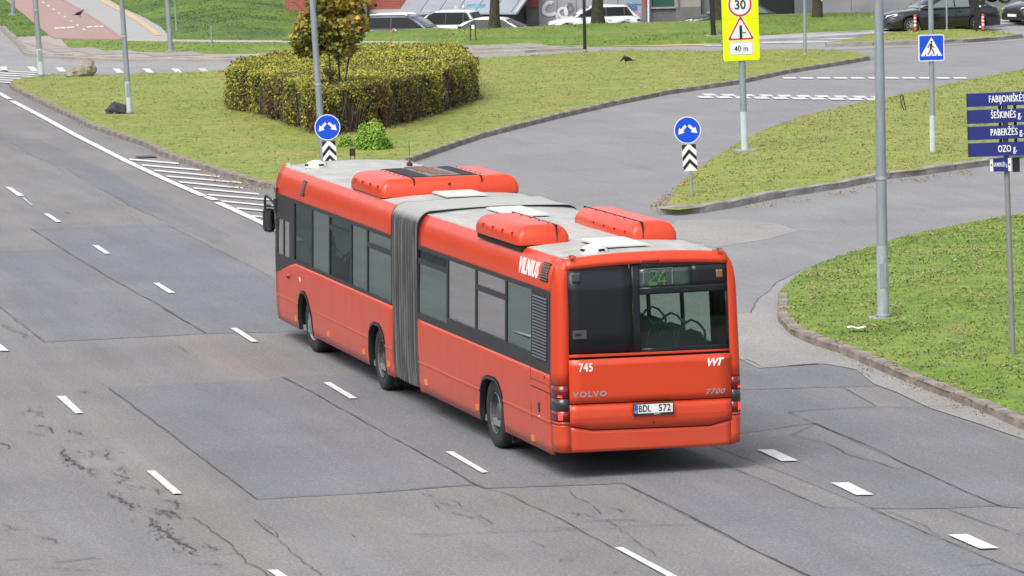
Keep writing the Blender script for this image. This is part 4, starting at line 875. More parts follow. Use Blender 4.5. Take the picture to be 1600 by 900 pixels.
# dot-matrix digits 2 4, green
dg = {'2': ["01110", "10001", "00001", "00001", "00010", "00100", "01000", "10000", "11111", "11111"], '4': ["00010", "00110", "00100", "01000", "01000", "10010", "10010", "11111", "00010", "00010"]}
mb = MB(); X0 = rx(2.56)-.026
for ci, ch in enumerate('24'):
    for r, row in enumerate(dg[ch]):
        for c, b in enumerate(row):
            if b == '1': y = -.018-ci*.128-c*.0225; z = 2.668-r*.0195; mb.box((X0, y-.019, z-.016), (X0+.006, y, z))
part(mb, 'display_digits', mat('led_green', (.06, .20, .035), .5, emit=.14), parent=sgn, smooth=0)
# handle, side marker lenses in the panel
h = MB().box((rx(1.9)-.035, .85, 1.835), (rx(1.9)-.012, 1.035, 1.945)); h = part(h, 'panel_handle', mat('handle_grey', (.07, .07, .08), .5), parent=bp_, smooth=0)
part(MB().box((rx(1.9)-.037, .92, 1.87), (rx(1.9)-.0352, 1.005, 1.905)), 'handle_recess', B_dark, parent=h, smooth=0)
rq(1.02, .905, 2.56, 2.69, .019, 'high_lamp', mat('dark_lamp', (.05, .055, .07), .3), bp_, .002); rq(-.93, -1.02, 2.53, 2.64, .019, 'high_lamp', mat('amber_dark', (.24, .10, .035), .3), rf, .002)
rq(.11, -.16, 2.775, 2.80, .02, 'high_brake_light', B_redl, th=.01)
# number plate and badges
pf = part(MB().box((-.062, -.292, .795), (-.045, .257, .958)), 'number_plate_frame', B_blk, smooth=0)
pl = part(MB().box((-.066, -.275, .828), (-.0625, .242, .944)), 'number_plate', mat('plate_white', (.80, .80, .76), .4), parent=pf, smooth=0)
part(MB().box((-.068, .198, .830), (-.0662, .240, .942)), 'country_band', mat('plate_blue', (.01, .08, .50), .4), parent=pl, smooth=0)
RB = Matrix.Rotation(-math.pi/2, 4, 'Z')                              # front of lettering looks backwards (-x)
def rt(s, y, z): return Matrix.Translation((s, y, z)) @ RB
M_ink = mat('black_ink', (.01, .01, .01), .5)
text('BDL', .125, M_ink, pl, 'plate_letters', rt(-.0685, .105, .886), bold=.0015, sx=.76, depth=.001)
text('572', .125, M_ink, pl, 'plate_numbers', rt(-.0685, -.165, .886), bold=.0015, sx=.86, spacing=1.08, depth=.001)
text('LT', .035, B_wht, pl, 'country_code', rt(-.070, .219, .850), sx=.8, depth=.001)
text('VILNIUS', .026, B_wht, pf, 'frame_lettering', rt(-.064, -.06, .812), depth=.001)
ey = lambda y, z, o=.03: rx(z)-o-.02*(1-(y/1.1)**2)
def onto(o, f):
    for v in o.data.vertices: v.co = f(v.co)
    return o
def slice_(o, ax, step):
    import bmesh
    b = bmesh.new(); b.from_mesh(o.data); cs = [v.co[ax] for v in b.verts]; x = min(cs)+step
    while x < max(cs):
        n = [0, 0, 0]; n[ax] = 1; c = [0, 0, 0]; c[ax] = x
        bmesh.ops.bisect_plane(b, geom=b.verts[:]+b.edges[:]+b.faces[:], plane_co=c, plane_no=n, dist=1e-6); x += step
    b.to_mesh(o.data); b.free()
def onlid(o, d=.004):
    slice_(o, 1, .04)
    xs = [v.co.x for v in o.data.vertices]; m = (min(xs)+max(xs))/2
    return onto(o, lambda c: Vector((rx(c.z)-.0225-.02*(1-(c.y/1.1)**2)-(d if c.x < m else 0), c.y, c.z)))
def onside(o, d=.007):
    slice_(o, 2, .013)
    ys = [v.co.y for v in o.data.vertices]; m = (min(ys)+max(ys))/2
    return onto(o, lambda c: Vector((c.x, yz(c.z)+(d if c.y > m else 0), c.z)))
onlid(text('745', .150, B_wht, lid, 'fleet_number', rt(-.05, .873, 1.457), bold=.004, sx=.80, spacing=1.1))
onlid(text('VVT', .135, B_wht, lid, 'operator_logo', rt(ey(-.86, 1.44)+.004, -.858, 1.437), bold=.007, shear=.35, sx=.95, spacing=.86))
onlid(text('VOLVO', .094, B_chrome, lid, 'maker_badge', rt(ey(.83, 1.1)+.002, .825, 1.108), bold=.004, sx=1.22, spacing=1.28, depth=.004))
onlid(text('7700', .092, B_chrome, lid, 'model_badge', rt(ey(-.86, 1.05)+.002, -.86, 1.052), bold=.0015, sx=1.32, shear=.35, spacing=1.12, depth=.004))
part(MB().lathe([(0, 0), (.012, 0), (.012, .01)], 'x', (-.05, -.02, .70), 10), 'tow_hole', B_dark)
for y, z in ((1.102, 0), (-1.102, 0)): part(MB().box((.016, y-.006, .36), (.03, y+.006, 1.62)), 'panel_gap', B_dark, smooth=0)
# side flaps, louvres, markers, lettering on the left flank ----------
def sidebox(s0, s1, z0, z1, name, m, M=RM, o=.006, parent=bus, sg=1, smooth=0):
    mb = MB(); y = lambda z: sg*(yz(z)+o); vs = [(s, yy, z) for dd in (0, 1) for s, z in ((s0, z0), (s1, z0), (s1, z1), (s0, z1)) for yy in (y(z)-dd*sg*(o+.006),)]
    mb.add(vs, [(0, 1, 2, 3), (7, 6, 5, 4), (0, 4, 5, 1), (1, 5, 6, 2), (2, 6, 7, 3), (3, 7, 4, 0)]); return part(mb, name, m, M, parent, smooth)
for sg in (1, -1):
    sidebox(.33, 1.185, 1.355, ZT, 'grille_panel', B_blk, sg=sg, o=.004)
    g = sidebox(.42, 1.12, 1.50, 2.34, 'louvre_backing', B_dark, sg=sg, o=.006)
    for k in range(20):
        z = 1.515+k*.0415; m = MB(); m.add([(s, sg*(yz(z)+a), z+b) for s in (.43, 1.11) for a, b in ((.006, .022), (.022, .004), (.022, -.002), (.006, .010))], [(0, 1, 5, 4), (1, 2, 6, 5), (2, 3, 7, 6), (0, 4, 7, 3), (0, 3, 2, 1), (4, 5, 6, 7)]); part(m, 'louvre', mat('louvre_grey', (.075, .078, .086), .5), parent=g, smooth=0)
    for s0, s1, M in ((.44, .82, RM), (15.25, 15.55, FM)):
        z0, z1 = (2.535, 2.775) if s0 < 1 else (2.535, 2.775); g2 = sidebox(s0, s1, z0, z1, 'vent_grille', B_dark, M, sg=sg, o=.006)
        for k in range(7):
            z = z0+.02+k*.033; m = MB(); m.add([(s, sg*(yz(z)+a), z+b) for s in (s0+.02, s1-.02) for a, b in ((.006, .016), (.02, .004), (.02, -.001), (.006, .008))], [(0, 1, 5, 4), (1, 2, 6, 5), (2, 3, 7, 6), (0, 4, 7, 3)]); part(m, 'vent_slat', MATS['louvre_grey'], M, g2, 0)
    for s, M, z in ((1.20, RM, .41), (4.05, RM, .47), (6.95, RM, .48), (9.28, FM, .48), (10.95, FM, .48), (13.5, FM, .48), (16.0, FM, .47)):
        sidebox(s-.05, s+.05, z-.04, z+.035, 'side_marker', B_orange, M, .022, sg=sg)
for a in ((1.245, 1.257, .72, 1.355), (.30, 1.25, 1.10, 1.112), (.30, .312, .36, 1.36), (.45, 1.25, .70, .708), (.45, .458, .70, 1.10), (.30, 1.25, 1.20, 1.206), (1.245, 1.255, .34, .7)): sidebox(*a, 'panel_gap', B_dark, o=.002)
sidebox(.82, .90, .80, .92, 'flap_lock', B_blk, o=.008); sidebox(.85, .87, .74, .755, 'flap_rivet', B_wht, o=.008)
sidebox(.55, .59, 1.27, 1.31, 'flap_rivet', B_dark, o=.004)
m = MB().lathe([(0, .05), (.035, .05), (.05, .02), (.055, 0)], 'y', (0, 0, 0), 14); m.xf(Matrix.Translation((16.45, 1.262, 1.13))); part(m, 'indicator', mat('indicator_dark', (.22, .03, .015), .3), FM)
LM = Matrix.Translation((1.42, 1.2, 2.635)) @ Matrix.Rotation(math.pi, 4, 'Z')
onside(text('VILNIUS', .285, B_wht, bus, 'city_lettering', LM, bold=.006, sx=.92, spacing=1.05, depth=.004))
text('745', .10, B_wht, bus, 'fleet_number', FM @ Matrix.Translation((15.6, yz(1.16)+.004, 1.14)) @ Matrix.Rotation(math.pi, 4, 'Z'), bold=.003, sx=.8)
# roof gear ----------------------------------------------------------
def pod(s0, s1, y0, y1, z0, h, M, name, bev=.13, seam=(), notch='f'):
    """rounded rectangular fairing"""
    rows = []; z0 -= .035; h += .035
    def ring(i, z):
        a, b, c, d = s0+i, s1-i, y0+i, y1-i; r = .07; out = []
        for cx, cy, t0 in ((b-r, d-r, 0), (a+r, d-r, 90), (a+r, c+r, 180), (b-r, c+r, 270)):
            for k in range(4): t = math.radians(t0+k*30); out.append((cx+r*math.cos(t), cy+r*math.sin(t), z))
        return out
    for i, z in ((0, z0), (0, z0+h*.38), (bev*.18, z0+h*.62), (bev*.45, z0+h*.82), (bev*.85, z0+h*.95), (bev*1.4, z0+h)): rows.append(ring(i, z))
    mb = MB(); mb.grid(rows, closed=True); mb.add(rows[-1], [tuple(range(len(rows[-1])))]); o = part(mb, name, B_red, M, smooth=50)
    part(MB().box((s0+.03, y0+.03, z0-.07), (s1-.03, y1-.03, z0+.004)), 'fairing_base', B_dark, M, o, 0)
    return o
ac = pod(10.18, 12.35, -1.06, 1.10, 2.925, .235, FM, 'air_conditioner')
# open grille in the middle third
tp = 3.162; gr = part(MB().box((10.45, -.47, tp-.01), (12.25, .58, tp+.003)), 'condenser_bay', B_dark, FM, ac, 0)
for y0, y1 in ((.30, .56), (-.45, -.24)): 
    m = MB()
    for k in range(30): s = 10.5+k*.058; m.box((s, y0, tp+.003), (s+.02, y1, tp+.012))
    part(m, 'condenser_fins', mat('fin_black', (.05, .05, .052), .5), FM, gr, 0)
part(MB().box((10.5, -.22, tp+.003), (12.2, .28, tp+.014)), 'condenser_cover', mat('dusty_grey', (.22, .22, .21), .8, noise=.3, nscale=5), FM, gr, 0)
r_ = random.Random(3)
for k in range(16):
    s = 10.62+k*.10; y = .05+r_.uniform(-.05, .05); part(MB().box((s, y-.13, tp+.014), (s+.055, y+.13+r_.uniform(-.05, .08), tp+.03)), 'rusty_slat', mat('rust', (.16, .085, .055), .9, noise=.6, nscale=20, col2=(.3, .2, .14)), FM, gr, 0)
for y in (.585, -.475): part(MB().box((10.20, y-.006, 2.95), (12.33, y+.006, 3.165)), 'fairing_seam', B_dark, FM, ac, 0)
part(MB().box((10.172, .02, 3.05), (10.18, .06, 3.08)), 'fairing_bolt', B_dark, FM, ac, 0)
for k in range(4): part(MB().box((10.45+k*.52, 1.03, 2.99), (10.48+k*.52, 1.103, 3.06)), 'fairing_notch', mat('notch_red', (.40, .02, .012), .5), FM, ac, 0)
for y in (.66, -.55):
    for k in range(6): part(MB().lathe([(.012, 0), (.012, .008), (0, .012)], 'z', (10.6+k*.3, y, 3.16), 8), 'fairing_bolt', B_redl, FM, ac)
def rearpod(s0, s1, y0, y1, ysm, notches, name='roof_fairing'):
    p = pod(s0, s1, y0, y1, 2.925, .22, RM, name); part(MB().box((s0-.004, ysm-.006, 2.93), (s1, ysm+.006, 3.148)), 'fairing_seam', B_dark, RM, p, 0)
    for k in range(4):
        if notches: part(MB().box((s0+.30+k*.50, y1-.07, 2.99), (s0+.33+k*.50, y1+.003, 3.05)), 'fairing_notch', MATS['notch_red'], RM, p, 0)
        else: part(MB().lathe([(.014, 0), (.014, .01), (0, .012)], 'y', (s0+.3+k*.5, y1, 3.0), 8), 'fairing_bolt', B_dark, RM, p)
    for k in range(5): part(MB().lathe([(.012, 0), (.012, .01), (0, .014)], 'z', (s0+.25+k*.45, ysm+.05, 3.145), 8), 'fairing_bolt', B_redl, RM, p)
rearpod(1.90, 4.15, .50, 1.22, .68, True); rearpod(1.68, 4.48, -.93, -.29, -.45, False)
def hatch(s0, s1, y0, y1, M, lift=.0):
    z = 2.93; part(MB().box((s0+.06, y0+.06, z-.03), (s1-.06, y1-.06, z+.015)), 'hatch_collar', B_blk, M, bus, 0)
    rows = [[(s0, y0, z+.01), (s0, y1, z+.01), (s1, y1, z+.01), (s1, y0, z+.01)], [(s0, y0, z+.03), (s0, y1, z+.03), (s1, y1, z+.03), (s1, y0, z+.03)], [(s0+.05, y0+.05, z+.042), (s0+.05, y1-.05, z+.042), (s1-.05, y1-.05, z+.042), (s1-.05, y0+.05, z+.042)]]
    m = MB().grid(rows, closed=True); m.add(rows[-1], [(0, 1, 2, 3)]); m.add(rows[0], [(3, 2, 1, 0)]); part(m, 'roof_hatch', B_white, M)
hatch(9.2, 10.12, -.31, .33, FM); hatch(5.5, 7.0, -.25, .30, RM); hatch(.58, 1.72, -.20, .42, RM); hatch(13.6, 14.6, -.25, .50, FM)
for s, y, M in ((16.55, .74, FM), (.36, .62, RM)):
    o = part(MB().lathe([(.19, 0), (.19, .03), (.175, .06), (.13, .10), (.06, .125), (0, .13)], 'z', (s, y, 2.895), 20), 'roof_ventilator', B_white, M)
    for k in range(8):
        if k % 2: continue
        a = k*math.pi/4+.3; m = MB().box((-.045, .135, .0), (.045, .185, .03)); m.xf(Matrix.Translation((s, y, 2.935)) @ Matrix.Rotation(a, 4, 'Z')); part(m, 'vent_slot', B_dark, M, o, 0)
part(MB().lathe([(.05, 0), (.05, .05), (.02, .07), (.006, .09), (.004, .42), (0, .42)], 'z', (16.0, -.72, 2.90), 12), 'antenna', B_blk, FM)
part(MB().box((17.28, 1.02, 2.87), (17.36, 1.08, 2.93)), 'marker_lamp', B_white, FM)
# interior -----------------------------------------------------------
for s0, s1, M in ((.9, 7.3, RM), (9.05, 17.4, FM)):
    part(MB().box((s0, -1.19, .30), (s1, 1.19, .38)), 'floor', B_grey, M, smooth=0)
    part(MB().box((s0, -1.0, 2.80), (s1, 1.0, 2.83)), 'ceiling', B_cream, M, smooth=0)
    part(MB().box((s0, -1.08, 2.45), (s1, -.9, 2.74)).box((s0, .9, 2.45), (s1, 1.08, 2.74)), 'ceiling_duct', B_cream, M, smooth=0)
part(MB().box((.12, -1.05, .5), (.9, 1.05, 1.45)), 'engine_box', B_dark, smooth=0)
part(MB().box((.16, .22, 1.45), (1.15, 1.04, 2.76)), 'engine_tower', B_dark, smooth=0)
part(MB().box((7.4, -1.1, .33), (8.98, 1.1, .40)), 'joint_floor', B_grey, smooth=0)
def seatpair(s, y, M, zf=.62, back=False, hoop=True):
    m = MB(); m.box((s-.20, y-.20, zf+.36), (s+.22, y+.20, zf+.44))
    prof = [(-.20, 0), (-.21, .3), (-.19, .48), (-.13, .58), (0, .63), (.13, .58), (.19, .48), (.21, .3), (.20, 0)]
    m.prism([(y+a, zf+.42+b) for a, b in prof], s-.24, s-.19, 'yz')
    o = part(m, 'seat', B_seat, M, smooth=40)
    m = MB().tube([(s-.225, y-.21, zf+.75), (s-.24, y-.18, zf+1.02), (s-.24, y-.09, zf+1.13), (s-.24, y, zf+1.17), (s-.24, y+.09, zf+1.13), (s-.24, y+.18, zf+1.02), (s-.225, y+.21, zf+.75)], .017, 6)
    part(m, 'grab_hoop', B_grey, M, o)
for s in (1.45, 2.35, 3.2, 4.1, 5.0, 5.9):
    for y in (.95, .52, -.52, -.95): seatpair(s, y, RM, .69 if s < 4 else .55)
for s in (9.8, 10.7, 12.6, 13.5, 14.8):
    for y in (.95, .52, -.52, -.95): seatpair(s, y, FM, .6)
seatpair(16.6, .7, FM, .75)
for s, M in ((2.0, RM), (4.5, RM), (6.6, RM), (9.6, FM), (11.5, FM), (14.1, FM)):
    for y in (.36, -.36): part(MB().tube([(s, y, .5), (s, y, 2.8)], .018, 8), 'grab_pole', B_rail, M)
# wheels -------------------------------------------------------------
def wheel(s, sg, M, bright=False, steer=0, yo=1.20):
    R = .478; w = .28
    T = M @ Matrix.Translation((s, sg*(yo-w/2), R)) @ Matrix.Rotation(steer, 4, 'Z')
    if sg < 0: T = T @ Matrix.Rotation(math.pi, 4, 'Z')
    m = MB().lathe([(.300, -w/2+.02), (.34, -w/2), (.44, -w/2), (.465, -w/2+.02), (R, -w/2+.05), (R, w/2-.05), (.467, w/2-.02), (.445, w/2), (.40, w/2+.006), (.34, w/2), (.300, w/2-.015), (.285, w/2-.03)], 'y', (0, 0, 0), 40)
    t = part(m, 'wheel', B_tyre, T)
    if bright: pr = [(.290, w/2-.02), (.283, w/2+.0), (.265, w/2-.02), (.25, w/2-.05), (.20, w/2-.03), (.17, w/2-.01), (.165, w/2+.03), (.10, w/2+.06), (0, w/2+.065)]
    else: pr = [(.290, w/2-.02), (.283, w/2-.005), (.268, w/2-.02), (.262, w/2-.10), (.24, w/2-.15), (.15, w/2-.15), (.14, w/2-.06), (.10, w/2-.04), (0, w/2-.035)]
    r = part(MB().lathe(pr, 'y', (0, 0, 0), 32), 'rim', B_rim2 if bright else B_rim, T, t)
    for k in range(10):
        a = k*math.pi/5; rr = .215 if bright else .195; yy = w/2-.035 if bright else w/2-.15
        if bright: part(MB().lathe([(.028, yy), (.028, yy+.012), (0, yy+.012)], 'y', (rr*math.cos(a), 0, rr*math.sin(a)), 8), 'hand_hole', B_dark, T, r)
        else: part(MB().lathe([(.016, yy), (.016, yy+.03), (0, yy+.035)], 'y', (rr*math.cos(a), 0, rr*math.sin(a)), 6), 'wheel_nut', MATS['rim_bright'], T, r)
    for k in range(36):
        pass
for sg in (1, -1):
    wheel(3.28, sg, RM, yo=1.225); wheel(9.93, sg, FM, yo=1.225); wheel(15.12, sg, FM, True, .06, 1.17)
    for s, M in ((3.28-.72, RM), (9.93-.66, FM), (15.12-.66, FM)): part(MB().box((s-.01, sg*1.18-(.32 if sg > 0 else 0), .16), (s+.01, sg*1.18+(.32 if sg < 0 else 0), .55)), 'mud_flap', B_rub, M, smooth=0)
part(MB().box((.3, -.9, .36), (2.2, .9, .5)).box((4.3, -.8, .26), (7.2, .8, .34)), 'underbody', B_dark, smooth=0)
part(MB().box((9.0, -1.1, .24), (17.5, 1.1, .31)), 'underbody', B_dark, FM, smooth=0)
# ------------------------------------------------------------------ hedge, maple, shrubs
def leaves(pts, nrm, size, name, m, rnd, parent=None, aspect=.7, folded=True):
    """leaf quads (two triangles) at pts, loosely facing nrm"""
    n = len(pts); d = nrm+rng.normal(0, .75, (n, 3)); d /= np.linalg.norm(d, axis=1)[:, None]+1e-9
    t = np.cross(d, rng.normal(0, 1, (n, 3))); t /= np.linalg.norm(t, axis=1)[:, None]+1e-9; b = np.cross(d, t)
    s = (size*rng.uniform(.55, 1.3, n))[:, None]; V = np.empty((n, 4, 3))
    V[:, 0] = pts-t*s*.5; V[:, 1] = pts+b*s*aspect*.5-d*s*.08; V[:, 2] = pts+t*s*.5; V[:, 3] = pts-b*s*aspect*.5-d*s*.08
    F = np.arange(4*n).reshape(n, 4); return fastmesh(name, V.reshape(-1, 3), F, MATS[m], rnd=np.clip(rnd, 0, 1), parent=parent)
HT = 1.45
hp = [(360, 106), (395, 109), (505, 139), (600, 128), (690, 107), (739, 91), (715, 70), (608, 68), (478, 77), (378, 90)]
HP = [(G(u, v, HT).x, G(u, v, HT).y) for u, v in hp]
if sum(HP[i][0]*HP[(i+1) % 10][1]-HP[(i+1) % 10][0]*HP[i][1] for i in range(10)) < 0: HP = HP[::-1]
hedge = empty('hedge', (sum(p[0] for p in HP)/10, sum(p[1] for p in HP)/10, 0), 0, 'large clipped hedge block turning yellow and brown, with the maple growing out of it', 'hedge')
hx, hy = hedge.location.x, hedge.location.y
core = MB(); cen = Vector((hx, hy)); rows = []
dense = []
for i in range(10):
    a, b = Vector(HP[i]), Vector(HP[(i+1) % 10]); k = max(2, int((b-a).length/.6)); dense += [a.lerp(b, j/k) for j in range(k)]
for z, k in ((.05, .995), (.5, 1), (1.0, .99), (1.32, .985)): rows.append([((cen+(p-cen)*k-cen).x+random.uniform(-.05, .05), (cen+(p-cen)*k-cen).y+random.uniform(-.05, .05), z+random.uniform(-.03, .03)) for p in dense])
core.grid(rows, closed=True); core.add(rows[-1], [tuple(range(len(dense)))]); tw = core.build('twig_mass', mat('twigs', (.055, .04, .026), .95, noise=.6, nscale=9, bump=1, bscale=14), hedge)
Ntop = 72000; lo = np.min(HP, 0)-.1; hi = np.max(HP, 0)+.1; Q = rng.uniform(lo, hi, (Ntop*2, 2)); Q = Q[in_poly(Q, HP)][:Ntop]
zt_ = 1.42+.09*nz2(Q[:, 0], Q[:, 1], 1.3)+.05*nz2(Q[:, 0], Q[:, 1], 4.7)+rng.normal(0, .045, len(Q))
tp_ = np.c_[Q, zt_]; rt_ = .50+.17*nz2(Q[:, 0]+9, Q[:, 1], 1.0)+.12*nz2(Q[:, 0], Q[:, 1]+5, 2.6)+rng.normal(0, .17, len(Q)); nt_ = np.tile([0, -.3, 1.], (len(Q), 1))  # yellower top leaves: partly autumn colour, partly sunlight put into the tone
sp, sn, sr = [], [], []
for i in range(10):
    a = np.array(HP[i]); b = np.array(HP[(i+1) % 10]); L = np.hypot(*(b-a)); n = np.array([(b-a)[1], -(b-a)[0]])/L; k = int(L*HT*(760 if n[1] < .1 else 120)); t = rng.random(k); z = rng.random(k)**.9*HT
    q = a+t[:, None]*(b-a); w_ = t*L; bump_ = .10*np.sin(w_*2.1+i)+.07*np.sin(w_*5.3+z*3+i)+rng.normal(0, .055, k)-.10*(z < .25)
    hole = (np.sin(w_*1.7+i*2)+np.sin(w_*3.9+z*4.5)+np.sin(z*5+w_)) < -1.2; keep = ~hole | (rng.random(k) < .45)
    p = np.c_[q+n*bump_[:, None], z][keep]; sp.append(p); sn.append(np.tile([n[0], n[1], .35], (len(p), 1))); sr.append((.19+.28*(z/HT)+.16*np.sin(w_*.9+i)+.10*np.sin(w_*3.1+z*2)+rng.normal(0, .19, k))[keep])  # sides darken downwards: partly brown leaves, partly shade put into the colour
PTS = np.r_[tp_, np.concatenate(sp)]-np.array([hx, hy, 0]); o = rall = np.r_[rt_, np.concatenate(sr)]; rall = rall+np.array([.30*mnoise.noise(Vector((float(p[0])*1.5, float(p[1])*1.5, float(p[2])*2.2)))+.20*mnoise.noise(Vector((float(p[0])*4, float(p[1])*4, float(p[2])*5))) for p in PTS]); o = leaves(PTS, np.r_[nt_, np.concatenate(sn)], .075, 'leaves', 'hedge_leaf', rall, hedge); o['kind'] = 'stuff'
tb = MB()
for _ in range(500):                                                # bare twigs showing through the lower sides
    i = random.choice([j for j in range(10)]); a = Vector(HP[i]); b = Vector(HP[(i+1) % 10]); n = Vector(((b-a).y, -(b-a).x)).normalized(); p = a.lerp(b, random.random())+n*random.uniform(-.02, .08)
    z = random.uniform(.0, .7); h = random.uniform(.3, .7); tb.bar((p.x-hx, p.y-hy, z), (p.x-hx+random.uniform(-.15, .15), p.y-hy+random.uniform(-.1, .1), z+h), .012)
o = tb.build('twigs', mat('twig', (.15, .115, .085), .9), hedge, 0); o['kind'] = 'stuff'
# maple
mb_ = G(527, 131, HT); MX, MY = mb_.x, mb_.y
maple = empty('maple_tree', (MX, MY, .12), 0, 'young maple with orange and dark green leaves rising out of the hedge', 'tree')
def limb(p0, p1, r0, r1, wig=.06, n=6):
    p0 = Vector(p0); p1 = Vector(p1); pts = [p0.lerp(p1, i/n)+Vector((random.uniform(-wig, wig), random.uniform(-wig, wig), 0))*(0 < i < n) for i in range(n+1)]; return pts, [r0+(r1-r0)*i/n for i in range(n+1)]
for (x0, x1, h) in ((0, .12, 4.6), (-.10, -.25, 4.2), (-.28, -.75, 3.6), (.05, .65, 3.8)):
    p, r_ = limb((x0, 0, 0), (x1, random.uniform(-.3, .3), h), .035, .012); o = MB().tube(p, r_, 7).build('trunk', M_bark, maple)
    for k in range(5):
        q = p[2+k % 4]; p2, r2 = limb(q, q+Vector((random.uniform(-.8, .8), random.uniform(-.6, .6), random.uniform(.3, .9))), .014, .005, .03, 4); b_ = MB().tube(p2, r2, 5).build('branch', M_bark, o)
N = 4300; cc = []; 
for c, rr_, n in [((-.55, 0, 2.9), (.65, .7, .55), 1500), ((.35, 0, 3.0), (.6, .7, .6), 1500), ((0, 0, 3.9), (1.0, .8, .75), 2000), ((-1.0, 0, 2.6), (.4, .5, .3), 300), ((-.75, .1, 2.35), (.5, .5, .3), 350), ((.05, 0, 2.35), (.55, .5, .35), 380), ((.5, 0, 3.8), (.6, .6, .6), 500), ((-.6, 0, 4.2), (.5, .6, .5), 300), ((-.15, 0, 1.75), (.22, .3, .3), 90)]:
    d = rng.normal(0, 1, (n, 3)); d /= np.linalg.norm(d, axis=1)[:, None]; cc.append(np.array(c)+d*np.array(rr_)*(rng.random(n)**.45)[:, None])
cc = np.concatenate(cc); gap = (np.sin(cc[:, 0]*7+cc[:, 2]*3)+np.sin(cc[:, 1]*6+cc[:, 2]*6)+np.sin(cc[:, 2]*9)) > -1.2; cc = cc[gap]
sz = .15; n = len(cc)                                               # five-pointed leaves
d = np.array([0, -.5, .6])+rng.normal(0, .7, (n, 3)); d /= np.linalg.norm(d, axis=1)[:, None]; t = np.cross(d, rng.normal(0, 1, (n, 3))); t /= np.linalg.norm(t, axis=1)[:, None]; b = np.cross(d, t); s_ = (sz*rng.uniform(.6, 1.25, n))[:, None]
ang = np.radians([90, 122, 150, 185, 215, 250, 270, 290, 325, -5, 30, 58]); rad = [1, .5, .85, .42, .62, .35, .45, .35, .62, .42, .85, .5]
V = np.stack([cc+(t*math.cos(a)+b*math.sin(a))*s_*r_*.62 for a, r_ in zip(ang, rad)], 1); F = np.arange(12*n).reshape(n, 12)
rn = .50+.20*(cc[:, 2]-2.8)+.12*np.sin(cc[:, 0]*3)+rng.normal(0, .2, n); o = fastmesh('leaves', V.reshape(-1, 3), F, MATS['maple_leaf'], rnd=np.clip(rn, 0, 1), parent=maple); o['kind'] = 'stuff'
def shrub(u, v, w, h, n, lab, name='shrub'):
    g = G(u, v, .13); o = empty(name, (g.x, g.y, .13), 0, lab, 'shrub')
    d = rng.normal(0, 1, (n, 3)); d[:, 2] = abs(d[:, 2]); d /= np.linalg.norm(d, axis=1)[:, None]; r_ = rng.random(n)**.4*(1+.08*np.sin(d[:, 0]*7)+.07*np.sin(d[:, 2]*9+d[:, 1]*5))
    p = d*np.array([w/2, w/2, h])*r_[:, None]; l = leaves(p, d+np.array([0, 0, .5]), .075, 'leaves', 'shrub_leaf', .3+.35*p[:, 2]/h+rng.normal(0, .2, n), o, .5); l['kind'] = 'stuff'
    m = MB()
    for k in range(9): a = k*.7; m.tube([(0, 0, 0), (math.cos(a)*w*.2, math.sin(a)*w*.2, h*.5), (math.cos(a)*w*.36, math.sin(a)*w*.36, h*.75)], [.012, .008, .004], 5)
    m.build('stems', M_bark, o)
shrub(583, 233, 1.0, .74, 5200, 'bright green bush in front of the hedge, the larger one'); shrub(541, 231, .45, .34, 700, 'small bright green bush beside the larger bush, behind the arrow sign')
# dead grass and soil where the hedge meets the lawn
# ------------------------------------------------------------------ rocks
def rock(u, v, w, h, seed, m, lab, cat, name, dp=None):
    g = G(u, v, .12); r = random.Random(seed); mb = MB(); rows = []
    ph = [(r.uniform(0, 6), r.uniform(1, 4), r.uniform(.04, .13)) for _ in range(7)]
    for i in range(13):
        t = math.pi*i/12; row = []
        for j in range(22):
            a = 2*math.pi*j/22; dv = Vector((math.sin(t)*math.cos(a), math.sin(t)*math.sin(a), math.cos(t))); k = 1+.38*mnoise.noise(dv*1.4+Vector((seed, 0, 0)))+.22*mnoise.noise(dv*3.3+Vector((0, seed, 0)))+.10*mnoise.noise(dv*8)
            row.append((math.sin(t)*math.cos(a)*w/2*k, math.sin(t)*math.sin(a)*(dp or w*.8)/2*k, h*.42+math.cos(t)*h*.6*k))
        rows.append(row)
    mb.grid(rows, closed=True); o = mb.build(name, m, smooth=25); o.location = (g.x, g.y, .10); return tag(o, lab, cat)
b_ = rock(127, 120, .98, .50, 5, mat('boulder_stone', (.36, .32, .27), .9, noise=.7, nscale=3.2, col2=(.13, .13, .07), bump=1, bscale=9), 'rough pale boulder with moss, at the left tip of the hedge island', 'rock', 'boulder')
for v in b_.data.vertices: v.co.z *= 1+.55*max(-.6, min(1, v.co.x/.5))
rock(103, 119, .45, .10, 8, MATS['boulder_stone'], 'flat pale stone lying left of the rough boulder', 'rock', 'flat_stone')
rock(184, 178, .72, .36, 9, mat('dark_stone', (.055, .060, .062), .8, noise=.5, nscale=6, bump=.8, bscale=12), 'dark smooth rock lying against the second lamp post from the left', 'rock', 'dark_rock')
